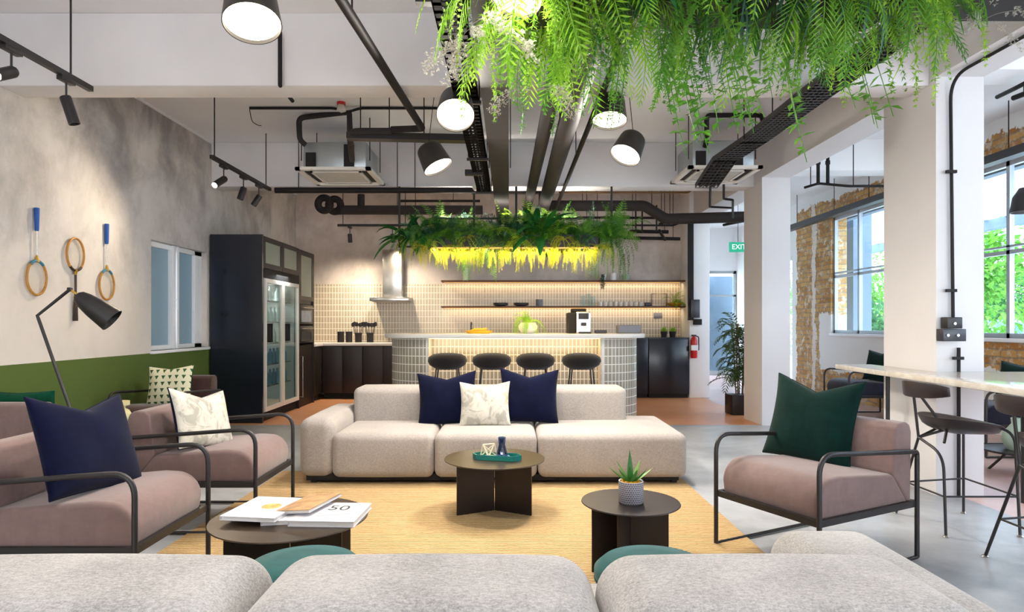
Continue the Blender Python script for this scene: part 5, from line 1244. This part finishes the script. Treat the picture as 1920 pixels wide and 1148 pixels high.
# ------------------------------------------------------------------ foliage
rnd = random.Random(11)
def leaflet(b, p, d, side, L, wv, up=Vector((0,0,1))):
    tip = p+d*L; m_ = p+d*L*.45
    b.add([p, m_+side*wv+up*wv*.4, tip, m_-side*wv+up*wv*.4], [(0,1,2),(0,2,3)])
def frond(b, base, az, el, L, droop, n=16, ll=.09, lw=.008, fwd=.5, rr=.0025, taper=True, hang=.3):
    d = Vector((math.cos(az)*math.cos(el), math.sin(az)*math.cos(el), math.sin(el))); p = Vector(base); st = L/n; pts = [p.copy()]
    for i in range(n):
        t_ = i/n; d = (d+Vector((0,0,-1))*droop/n*(1+t_)).normalized(); p = p+d*st; pts.append(p.copy())
        side = d.cross(Vector((0,0,1)))
        if side.length < .15: side = Vector((-math.sin(az), math.cos(az), 0))
        side.normalize(); upv = side.cross(d)
        s_ = ll*((math.sin(math.pi*min(1, .18+t_*.85)))**.7 if taper else 1)
        for sg in (-1, 1):
            ld = (side*sg+d*fwd+Vector((0,0,-hang))).normalized()
            leaflet(b, p, ld, d, s_*(.9+.2*rnd.random()), lw, upv)
    b.tube(pts, rr, 4, cap=False, r2=rr*.4)
def blade(b, base, az, el, L, droop, wv, n=6):
    d = Vector((math.cos(az)*math.cos(el), math.sin(az)*math.cos(el), math.sin(el))); p = Vector(base); side = Vector((-math.sin(az), math.cos(az), 0)); n0 = len(b.v)
    for i in range(n+1):
        t_ = i/n; w_ = wv*(math.sin(math.pi*min(.97, .12+.85*t_)))**.8; up = side.cross(d)
        b.v += [p-side*w_+up*w_*.35, p+Vector((0,0,0)), p+side*w_+up*w_*.35]
        d = (d+Vector((0,0,-1))*droop/n*(1+t_)).normalized(); p = p+d*L/n
    for i in range(n):
        a = n0+3*i; b.f += [(a, a+3, a+4, a+1), (a+1, a+4, a+5, a+2)]
def trail(b, base, az, L, spread=.05, ll=.022, dens=.012, n=14, up=.1):
    p = Vector(base); d = Vector((math.cos(az)*.7, math.sin(az)*.7, up)); pts = [p.copy()]
    for i in range(n):
        d = (d+Vector((rnd.uniform(-.15,.15), rnd.uniform(-.15,.15), -1.1))*.35).normalized(); q_ = p+d*L/n
        k = max(1, int(L/n/dens))
        for j in range(k):
            c_ = p.lerp(q_, j/k)
            for m_ in range(3):
                a = rnd.random()*6.28; ld = Vector((math.cos(a), math.sin(a), rnd.uniform(-.6,.3))).normalized(); leaflet(b, c_, ld, ld.cross(Vector((0,0,1))).normalized(), ll*(.7+.6*rnd.random()), ll*.28)
        p = q_; pts.append(p.copy())
    b.tube(pts, .002, 4, cap=False)
def plume(b, base, az, el, L, droop, n=22, rad=.035):
    """foxtail / asparagus fern: a fluffy tail of short needles"""
    d = Vector((math.cos(az)*math.cos(el), math.sin(az)*math.cos(el), math.sin(el))); p = Vector(base)
    for i in range(n):
        t_ = i/n; d = (d+Vector((0,0,-1))*droop/n*(1+t_)).normalized(); p = p+d*L/n; rr = rad*(math.sin(math.pi*min(1, .2+.78*t_)))**.6
        for m_ in range(9):
            v = Vector((rnd.gauss(0,1), rnd.gauss(0,1), rnd.gauss(0,1))).normalized(); v = (v+d*.5).normalized(); leaflet(b, p, v, v.cross(Vector((.1,.2,1))).normalized(), rr*(.8+.4*rnd.random()), .0032)
def build_mesh(name, fn, mat):
    b = MB(); fn(b); me = bpy.data.meshes.new(name); me.from_pydata([tuple(v) for v in b.v], [], b.f); me.materials.append(mat); me.update(); return me
def g_fern(b):
    for k in range(15): frond(b, (rnd.uniform(-.03,.03), rnd.uniform(-.03,.03), 0), rnd.random()*6.28, R(rnd.uniform(5,60)), rnd.uniform(.40,.62), rnd.uniform(1.6,3.2), 20, .075, .0065)
def g_fernup(b):
    for k in range(20): frond(b, (rnd.uniform(-.05,.05), rnd.uniform(-.05,.05), 0), rnd.random()*6.28, R(rnd.uniform(30,85)), rnd.uniform(.30,.50), rnd.uniform(.7,1.9), 16, .075, .008)
def g_bush(b):
    for k in range(16): plume(b, (rnd.uniform(-.06,.06), rnd.uniform(-.06,.06), 0), rnd.random()*6.28, R(rnd.uniform(20,85)), rnd.uniform(.25,.42), rnd.uniform(.6,2.0), 16, .05)
def g_palm(b):
    for k in range(8): frond(b, (0,0,0), rnd.random()*6.28, R(rnd.uniform(-5,45)), rnd.uniform(.50,.72), rnd.uniform(1.2,2.6), 22, .12, .006, .9, .004)
def g_aspar(b):
    for k in range(13): plume(b, (rnd.uniform(-.04,.04), rnd.uniform(-.04,.04), 0), rnd.random()*6.28, R(rnd.uniform(-15,45)), rnd.uniform(.38,.66), rnd.uniform(1.8,3.8))
def g_trail(b):
    for k in range(9): trail(b, (rnd.uniform(-.06,.06), rnd.uniform(-.06,.06), 0), rnd.random()*6.28, rnd.uniform(.4,.72))
def g_trail_big(b):
    for k in range(5): trail(b, (rnd.uniform(-.06,.06), rnd.uniform(-.06,.06), 0), rnd.random()*6.28, rnd.uniform(.45,.8), ll=.05, dens=.03)
def g_grass(b):
    for k in range(46): blade(b, (rnd.uniform(-.03,.03), rnd.uniform(-.03,.03), 0), rnd.random()*6.28, R(rnd.uniform(15,80)), rnd.uniform(.3,.55), rnd.uniform(2,4), .007, 7)
def g_broad(b):
    for k in range(13): blade(b, (0,0,0), rnd.random()*6.28, R(rnd.uniform(20,80)), rnd.uniform(.28,.42), rnd.uniform(.6,1.6), .036, 7)
def g_rosette(b):
    for k in range(20): blade(b, (0,0,0), rnd.random()*6.28, R(rnd.uniform(0,70)), rnd.uniform(.16,.3), rnd.uniform(.5,2.2), .018, 5)
def g_blossom(b):
    for k in range(5):
        az = rnd.random()*6.28; p = Vector((0,0,0)); d = Vector((math.cos(az), math.sin(az), .5)).normalized(); pts = [p.copy()]
        for i in range(9):
            d = (d+Vector((rnd.uniform(-.2,.2), rnd.uniform(-.2,.2), -.18))).normalized(); p = p+d*.045; pts.append(p.copy())
            if i > 2:
                for j in range(7):
                    c_ = p+Vector((rnd.uniform(-.03,.03), rnd.uniform(-.03,.03), rnd.uniform(-.03,.03)))
                    for m_ in range(5): v = Vector((rnd.gauss(0,1), rnd.gauss(0,1), rnd.gauss(0,1))).normalized(); leaflet(b, c_, v, v.cross(Vector((.1,.3,1))).normalized(), .017, .0045)
        b.tube(pts, .0016, 4, cap=False)
PL = {}
def reg(key, fn, mat, cnt, nm, desc): PL[key] = ([build_mesh(key+str(i), fn, M[mat]) for i in range(cnt)], nm, desc)
reg('fern', g_fern, 'leaf_lime', 3, 'hanging_fern', 'lime green fern')
reg('fernm', g_fern, 'leaf_mid', 2, 'hanging_fern', 'mid green fern')
reg('fernu', g_fernup, 'leaf_mid', 2, 'hanging_fern', 'upright green fern')
reg('fernul', g_fernup, 'leaf_lime', 2, 'hanging_fern', 'upright lime fern')
reg('bushy', g_bush, 'leaf_blue', 2, 'leafy_bush', 'bushy grey green plant')
reg('bushd', g_bush, 'leaf_dark', 2, 'leafy_bush', 'bushy deep green plant')
reg('bushl', g_bush, 'leaf_mid', 2, 'leafy_bush', 'bushy mid green plant')
reg('palm', g_palm, 'leaf_lime', 2, 'hanging_palm_fern', 'bright palm like fern')
reg('palmd', g_palm, 'leaf_mid', 2, 'hanging_palm_fern', 'darker palm like fern')
reg('aspar', g_aspar, 'leaf_lime', 3, 'foxtail_fern', 'fluffy light green foxtail fern')
reg('asparm', g_aspar, 'leaf_mid', 2, 'foxtail_fern', 'fluffy mid green foxtail fern')
reg('trail', g_trail, 'leaf_mid', 2, 'trailing_plant', 'green trailing plant')
reg('trailb', g_trail_big, 'leaf_mid', 2, 'trailing_vine', 'trailing vine with broad leaves')
reg('traily', g_trail, 'leaf_led_tint', 2, 'trailing_plant', 'yellow green trailing plant')
reg('aspary', g_aspar, 'leaf_led_tint', 2, 'foxtail_fern', 'foxtail fern tinted with led glow')
reg('ferny', g_fern, 'leaf_led_tint', 2, 'hanging_fern', 'yellow green fern')
reg('grass', g_grass, 'leaf_blue', 2, 'spider_plant', 'grey green spider plant with thin blades')
reg('grassl', g_grass, 'leaf_lime', 2, 'spider_plant', 'lime spider plant with thin blades')
reg('broad', g_broad, 'leaf_dark', 3, 'birds_nest_fern', 'dark broad leaved fern')
reg('roset', g_rosette, 'leaf_blue', 2, 'leafy_rosette', 'grey green rosette plant')
reg('rosetd', g_rosette, 'leaf_dark', 2, 'leafy_rosette', 'deep green rosette plant')
reg('bloss', g_blossom, 'blossom', 3, 'blossom_spray', 'spray of small white blossoms')
def plant(key, loc, label, group, s=1.0, rz=None, rx=0, ry=0, cat='plant'):
    mes, nm, d = PL[key]; o_ = bpy.data.objects.new(nm, rnd.choice(mes)); COL.objects.link(o_); o_.location = loc
    o_.rotation_euler = (rx, ry, rnd.random()*6.28 if rz is None else rz); o_.scale = (s,)*3
    o_['label'] = label; o_['category'] = cat
    if group: o_['group'] = group
    return o_
ORD = ['first', 'second', 'third', 'fourth', 'fifth', 'sixth', 'seventh', 'eighth', 'ninth', 'tenth', 'eleventh', 'twelfth']
def fill(specs, where, group):
    specs = sorted(specs, key=lambda s: s[1][0]); cnt = {}; tot = {}
    for s in specs: dsc = PL[s[0]][2]; tot[dsc] = tot.get(dsc, 0)+1
    for s in specs:
        dsc = PL[s[0]][2]; k = cnt.get(dsc, 0); cnt[dsc] = k+1
        lb = dsc+' '+where+((', '+ORD[k]+' from left' if k < 12 else '') if tot[dsc] > 1 else '')
        plant(s[0], s[1], lb, group, s[2] if len(s) > 2 else 1.0, ry=s[3] if len(s) > 3 else 0, rx=s[4] if len(s) > 4 else 0)
# near planter over the sofas
NX0, NX1, NY0, NY1, NZ = .06, 1.72, 2.78, 3.06, 2.56
q = thing('hanging_planter', 'long black steel planter hanging over the lounge, overflowing with ferns', 'planter', ((NX0+NX1)/2, (NY0+NY1)/2, NZ))
MB().box(NX0, NX1, NY0, NY0+.01, NZ, NZ+.16).box(NX0, NX1, NY1-.01, NY1, NZ, NZ+.16).box(NX0, NX0+.01, NY0, NY1, NZ, NZ+.16).box(NX1-.01, NX1, NY0, NY1, NZ, NZ+.16).box(NX0, NX1, NY0, NY1, NZ, NZ+.01).build('trough', M['black'], q, world=True)
MB().box(NX0+.012, NX1-.012, NY0+.012, NY1-.012, NZ+.01, NZ+.13).build('soil', M['stem'], q, world=True)
for x in (NX0+.05, NX1-.05, (NX0+NX1)/2):
    for y in (NY0+.015, NY1-.015): MB().tube([(x, y, NZ+.1), (x, y, ZC)], .008).build('hanging_rod', M['black'], q, world=True)
sp_ = []
seqf = ['fern', 'aspar', 'palm', 'grassl', 'fern', 'asparm', 'trail', 'bushd', 'palm', 'trailb', 'rosetd', 'bushy', 'fern', 'aspar', 'palmd', 'aspar']
for i in range(16):
    x = NX0+.04+(NX1-NX0-.06)*i/15; sp_.append((seqf[i], (x, NY0+.03, NZ+.14), rnd.uniform(.95,1.25), 0, R(18)))
seqb = ['bushy', 'fernm', 'trail', 'rosetd', 'bushd', 'palmd', 'trailb', 'grass', 'broad', 'roset', 'asparm', 'trailb', 'palmd', 'fern']
for i in range(14):
    x = NX0+.07+(NX1-NX0-.12)*i/13; sp_.append((seqb[i], (x, NY1-.06, NZ+.14), rnd.uniform(.95,1.2), 0, R(-15)))
for key, x, s_, ry in (('palm', NX0+.06, .85, R(-15)), ('fern', NX0+.04, 1.25, R(-4)), ('palm', NX0+.1, 1.15, R(-4)), ('aspar', NX0+.04, .95, R(-8)), ('grassl', NX0+.06, .8, R(-15)), ('palm', NX1-.03, .85, R(35)), ('palmd', NX1-.08, .9, R(25)), ('aspar', NX1-.12, 1.0, R(12)), ('fern', NX1-.06, .85, R(15))):
    sp_.append((key, (x, (NY0+NY1)/2, NZ+.12), s_, ry))
for i, key in enumerate(['bushd', 'aspar', 'palm', 'rosetd', 'trail', 'trailb', 'bushd', 'roset', 'palmd', 'grass', 'fern']):
    sp_.append((key, (NX0+.1+(NX1-NX0-.2)*i/10+rnd.uniform(-.04,.04), NY0-.02, NZ+.05), rnd.uniform(.8,1.05), 0, R(25)))
fill(sp_, 'in the planter over the lounge', 'foliage of the near hanging planter')
for i, (x, y_, z_, s_, lb) in enumerate([(880, 75, 2.85, 1.0, 'left end'), (905, 105, 2.85, .9, 'left end, lower'), (1000, 190, 2.8, .7, 'left part'), (1500, 20, 2.75, .7, 'middle right'), (1800, 30, 2.9, .9, 'right end'), (1840, 62, 2.9, .8, 'right end, outermost')]):
    plant('bloss', P(x, y_-20, y_ and z_), 'spray of small white blossoms at the '+lb+' of the near hanging planter', 'white blossom sprays of the near planter', s_*.8)
# far planter over the bar
FX0, FX1, FY0, FY1, FZ_ = -.92, 1.03, 7.30, 7.60, 1.985
q = thing('hanging_planter', 'long black planter with a glowing strip hanging over the tiled bar', 'planter', ((FX0+FX1)/2, (FY0+FY1)/2, FZ_))
MB().box(FX0, FX1, FY0, FY0+.01, FZ_+.02, FZ_+.18).box(FX0, FX1, FY1-.01, FY1, FZ_+.02, FZ_+.18).box(FX0, FX0+.01, FY0, FY1, FZ_+.02, FZ_+.18).box(FX1-.01, FX1, FY0, FY1, FZ_+.02, FZ_+.18).box(FX0, FX1, FY0, FY1, FZ_+.02, FZ_+.03).build('trough', M['black'], q, world=True)
MB().box(FX0+.012, FX1-.012, FY0+.012, FY1-.012, FZ_+.03, FZ_+.15).build('soil', M['stem'], q, world=True)
MB().box(FX0+.02, FX1-.02, FY0-.012, FY0, FZ_+.02, FZ_+.035).build('led_strip', M['led'], q, world=True)
area_light('planter_led', (.055, (FY0+FY1)/2, FZ_+.0), (0, 0, -1), 1.9, .2, 34, (1.0, .72, .30))
area_light('planter_led_front', (.055, FY0-.03, FZ_+.01), (0, -.4, -1), 1.9, .03, 16, (1.0, .72, .30))
MB().box(FX0+.06, FX1-.06, FY1-.062, FY1-.038, FZ_+.395, FZ_+.415).build('fill_light_bar', M['black'], q, world=True)  # bar added to carry the upward fill light
for x in (FX0+.08, FX1-.1): MB().box(x, x+.02, FY1-.055, FY1-.045, FZ_+.1, FZ_+.4).build('bar_support', M['black'], q, world=True)
area_light('planter_fill_light', (.055, FY1-.05, FZ_+.42), (0, .35, 1), 1.7, .05, 15, (1.0, .9, .78))  # added fill light that brightens ceiling and foliage
for x in (-1.28, -.41, 1.19, .08): MB().tube([(x, 7.45, FZ_+.05), (x, 7.45, 2.745)], .013).build('hanging_rod', M['black'], q, world=True)
MB().box(-1.29, 1.20, 7.44, 7.46, FZ_+.05, FZ_+.07).build('rail', M['black'], q, world=True)
sp_ = []
up_ = ['bushd', 'bushy', 'bushd', 'fernu', 'bushy', 'palmd', 'fernu', 'bushd', 'bushy', 'broad', 'fernu', 'bushl', 'fernul', 'bushl', 'bushd', 'fernu', 'bushl', 'fernu']
for i in range(18):
    x = FX0-.12+(FX1-FX0+.26)*i/17; sp_.append((up_[i], (x, FY0+.06, FZ_+.14), rnd.uniform(.78,1.02), 0, R(14)))
for i, key in enumerate(['fernu', 'bushy', 'bushl', 'asparm', 'bushy', 'bushd', 'fernul', 'bushd', 'bushl', 'fernu', 'bushy']):
    sp_.append((key, (FX0+.05+(FX1-FX0-.1)*i/10, FY1-.06, FZ_+.2), rnd.uniform(.85,1.1)))
for i in range(26):
    x = FX0-.04+(FX1-FX0+.10)*i/25; sp_.append((['ferny', 'aspary', 'traily', 'aspary'][i % 4], (x, FY0-.02+.09*(i % 3), FZ_+.04), rnd.uniform(.38,.62)))
for x, key, s_, ry in ((FX0-.26, 'broad', 1.25, R(-8)), (FX0-.18, 'broad', 1.1, R(-35)), (FX0-.10, 'broad', 1.0, R(10)), (FX1+.2, 'fernu', 1.0, R(15)), (FX1+.1, 'asparm', .9, R(10)), (FX1+.16, 'bushl', 1.0, 0), (FX1+.13, 'trail', .85, 0), (FX0-.12, 'fernm', .9, R(-10)), (FX0-.17, 'aspary', .75, 0), (.35, 'broad', 1.45, R(6)), (.30, 'broad', 1.2, R(-10)), (-.12, 'palmd', .8, 0), (.0, 'fernul', 1.1, 0)):
    sp_.append((key, (x, 7.40, FZ_+.16), s_, ry))
for i in range(11):
    sp_.append((['fernm', 'bushl', 'aspary', 'grass', 'fernm', 'ferny'][i % 6], (FX0+.03+.19*i+rnd.uniform(-.05,.05), FY0-.03, FZ_+.13), rnd.uniform(.42,.6), 0, R(25)))
fill(sp_, 'in the planter over the bar', 'foliage of the planter over the bar')
# small plants
q = thing('potted_fern', 'small fern in a pale round bowl on the bar counter', 'potted plant', ((990-VX)*7.6/FPX, 7.6, 1.032))
MB().lathe([(0,0),(.06,0),(.11,.045),(.115,.09),(.085,.13),(.075,.13),(.09,.09),(0,.07)], (0,0,0), 28).build('pot', M['ceramic_w'], q, smooth=True)
rnd.seed(5); mb = MB()
for k in range(26): frond(mb, (0,0,.12), rnd.random()*6.28, R(rnd.uniform(25,75)), rnd.uniform(.24,.36), rnd.uniform(1.6,2.8), 14, .045, .006)
mb.build('fern', M['leaf_lime'], q)
q = thing('potted_fern', 'small fern in a yellow bowl at the right end of the lower shelf', 'potted plant', ((1265-VX)*10.22/FPX, 10.22, zl))
MB().lathe([(0,0),(.06,0),(.11,.05),(.1,.05),(0,.03)], (0,0,0), 24, Matrix.Scale(1.3, 3, (1,0,0))).build('pot', M['yellow'], q, smooth=True)
mb = MB()
for k in range(14): frond(mb, (0,0,.06), rnd.random()*6.28, R(rnd.uniform(25,80)), rnd.uniform(.2,.3), rnd.uniform(1.2,2.2), 10, .05, .008)
mb.build('fern', M['leaf_lime'], q)
q = thing('trailing_pot', 'white pot with a trailing plant on the upper shelf behind the led tinted leaves', 'potted plant', ((1130-VX)*10.2/FPX, 10.2, zt))
MB().lathe([(0,0),(.045,0),(.06,.09),(.052,.09),(0,.06)], (0,0,0), 20).build('pot', M['ceramic_w'], q, smooth=True)
mb = MB(); 
for k in range(5): trail(mb, (0,-.04,.09), R(-90+rnd.uniform(-40,40)), rnd.uniform(.22,.35), ll=.035, dens=.02)
mb.build('trailing_stems', M['leaf_blue'], q)
for x, lb in ((1245, 'left small grass pot on the blue black cupboards'), (1261, 'right small grass pot on the blue black cupboards')):
    q = thing('grass_pot', lb, 'potted plant', ((x-VX)*10.0/FPX, 10.0, .937), 0, 'small grass pots on the right cupboards')
    MB().lathe([(0,0),(.04,0),(.055,.09),(.048,.09),(0,.07)], (0,0,0), 18).build('pot', M['black_matt'], q, smooth=True)
    mb = MB()
    for k in range(60): blade(mb, (rnd.uniform(-.03,.03), rnd.uniform(-.03,.03), .07), rnd.random()*6.28, R(rnd.uniform(55,88)), rnd.uniform(.07,.11), .6, .004, 3)
    mb.build('grass', M['leaf_lime'], q)
# bamboo palm in a dark pot behind the far column
M['bamboo'] = leafm('bamboo palm leaf', '#3a5230', '#5f7c44', '#90a867', .3)
q = thing('potted_bamboo_palm', 'tall bamboo palm in a dark square pot beside the far white column', 'potted plant', (2.93, 8.15, 0))
MB().box(-.14, .14, -.14, .14, 0, .25).build('pot', M['brown_pot'] if 'brown_pot' in M else M['wood_dark'], q, bevel=.006)
mb = MB()
for k in range(5): a = k*1.3; mb.tube([(.04*math.cos(a), .04*math.sin(a), .2), (.07*math.cos(a), .07*math.sin(a), .8), (.10*math.cos(a+.3), .10*math.sin(a+.3), 1.15)], .008, 6)
mb.build('canes', M['stem'], q)
mb = MB()
for k in range(120):
    z_ = rnd.uniform(.42, 1.14); frond(mb, (rnd.uniform(-.08,.08), rnd.uniform(-.08,.08), z_), rnd.random()*6.28, R(rnd.uniform(10,70)), rnd.uniform(.2,.34), rnd.uniform(.8,2.0), 8, .10, .013, .9)
mb.build('foliage', M['bamboo'], q)

# ------------------------------------------------------------------ greenery outside
M['tree_leaf'] = leafm('garden leaves', '#3c7a2a', '#6fa83c', '#a9cf62', .3); M['tree_leaf2'] = leafm('hedge leaves', '#2b5f35', '#4c8c4a', '#79b070', .25)
def crown(name, cats, label, c, rx, ry, rz_, n, mat, size=.16, trunk=True):
    q = thing(name, label, cats, (c[0], c[1], -.1)); mb = MB(); lobes = [(Vector((rnd.uniform(-.55,.55)*rx, rnd.uniform(-.55,.55)*ry, c[2]+.1+rnd.uniform(-.55,.55)*rz_)), rnd.uniform(.4,.62)) for _ in range(9)]
    for k in range(n):
        lc, lr = rnd.choice(lobes); v = Vector((rnd.gauss(0,1), rnd.gauss(0,1), rnd.gauss(0,1))).normalized(); rr = lr*(.75+.3*rnd.random())
        p = lc+Vector((v.x*rx*rr, v.y*ry*rr, v.z*rz_*rr)); d = (v+Vector((rnd.uniform(-.7,.7), rnd.uniform(-.7,.7), rnd.uniform(-.7,.4)))).normalized()
        if p.z < .02: continue
        leaflet(mb, p, d, d.cross(Vector((.2,.3,1))).normalized(), size*(.7+.7*rnd.random()), size*.3)
    mb.build('foliage', mat, q)
    mb = MB().tube([(0,0,0), (.05,.05,c[2]*.55), (0,.1,c[2]+.1)], .09 if trunk else .03, 8, r2=.03)
    if trunk:
        for k in range(4): mb.tube([(.05,.05,c[2]*.6), lobes[k][0]], .035, 6, r2=.012)
    mb.build('trunk', M['stem'], q)
crown('tree', 'tree', 'pale green tree outside the far veranda window, left panes', (12.2, 21.8, 2.2), 2.0, 2.0, 1.7, 4200, M['tree_leaf'])
crown('tree', 'tree', 'tree outside the far veranda window, right panes', (10.6, 14.4, 2.6), 1.4, 1.5, 1.6, 4200, M['tree_leaf'])
crown('bush', 'bush', 'bush below the far veranda window, outside', (7.6, 13.6, .7), .7, 1.0, .8, 2000, M['tree_leaf2'], .13, False)
crown('bush', 'bush', 'yellow green bush below the far window, outside left', (9.2, 18.2, .8), 1.0, 1.1, .9, 2000, M['leaf_lime'], .13, False)
crown('tree', 'tree', 'tree outside behind the near column, seen through the middle windows', (11.8, 10.2, 2.4), 1.5, 1.5, 1.5, 3000, M['tree_leaf'])
crown('hedge', 'hedge', 'green hedge behind the blue car', (15.4, 20.2, 1.5), 1.3, 2.6, 1.25, 5200, M['tree_leaf2'], .17, False)
crown('tree', 'tree', 'tree outside the glazed entrance', (3.6, 21.5, 2.0), 1.3, 1.3, 1.6, 3200, M['tree_leaf'])
crown('bush', 'bush', 'bush outside the glazed entrance', (6.3, 20.2, .9), 1.0, 1.0, 1.0, 2600, M['tree_leaf2'], .14, False)
crown('tree', 'tree', 'tree outside the side door of the veranda', (8.9, 23.0, 1.8), 1.2, 1.2, 1.8, 2800, M['tree_leaf'])
crown('tree', 'tree', 'tree outside the side door, nearer the doorway', (6.9, 16.9, 1.6), .7, .8, 1.5, 2400, M['tree_leaf'], .13)
# entrance curtain panel
q = thing('window_panel', 'blue grey panel standing behind the glazed entrance', 'panel', (4.75, 14.9, -.1)); MB().box(-.33, .5, -.03, .03, 0, 2.35).build('panel', M['bluegrey'], q, bevel=.004)
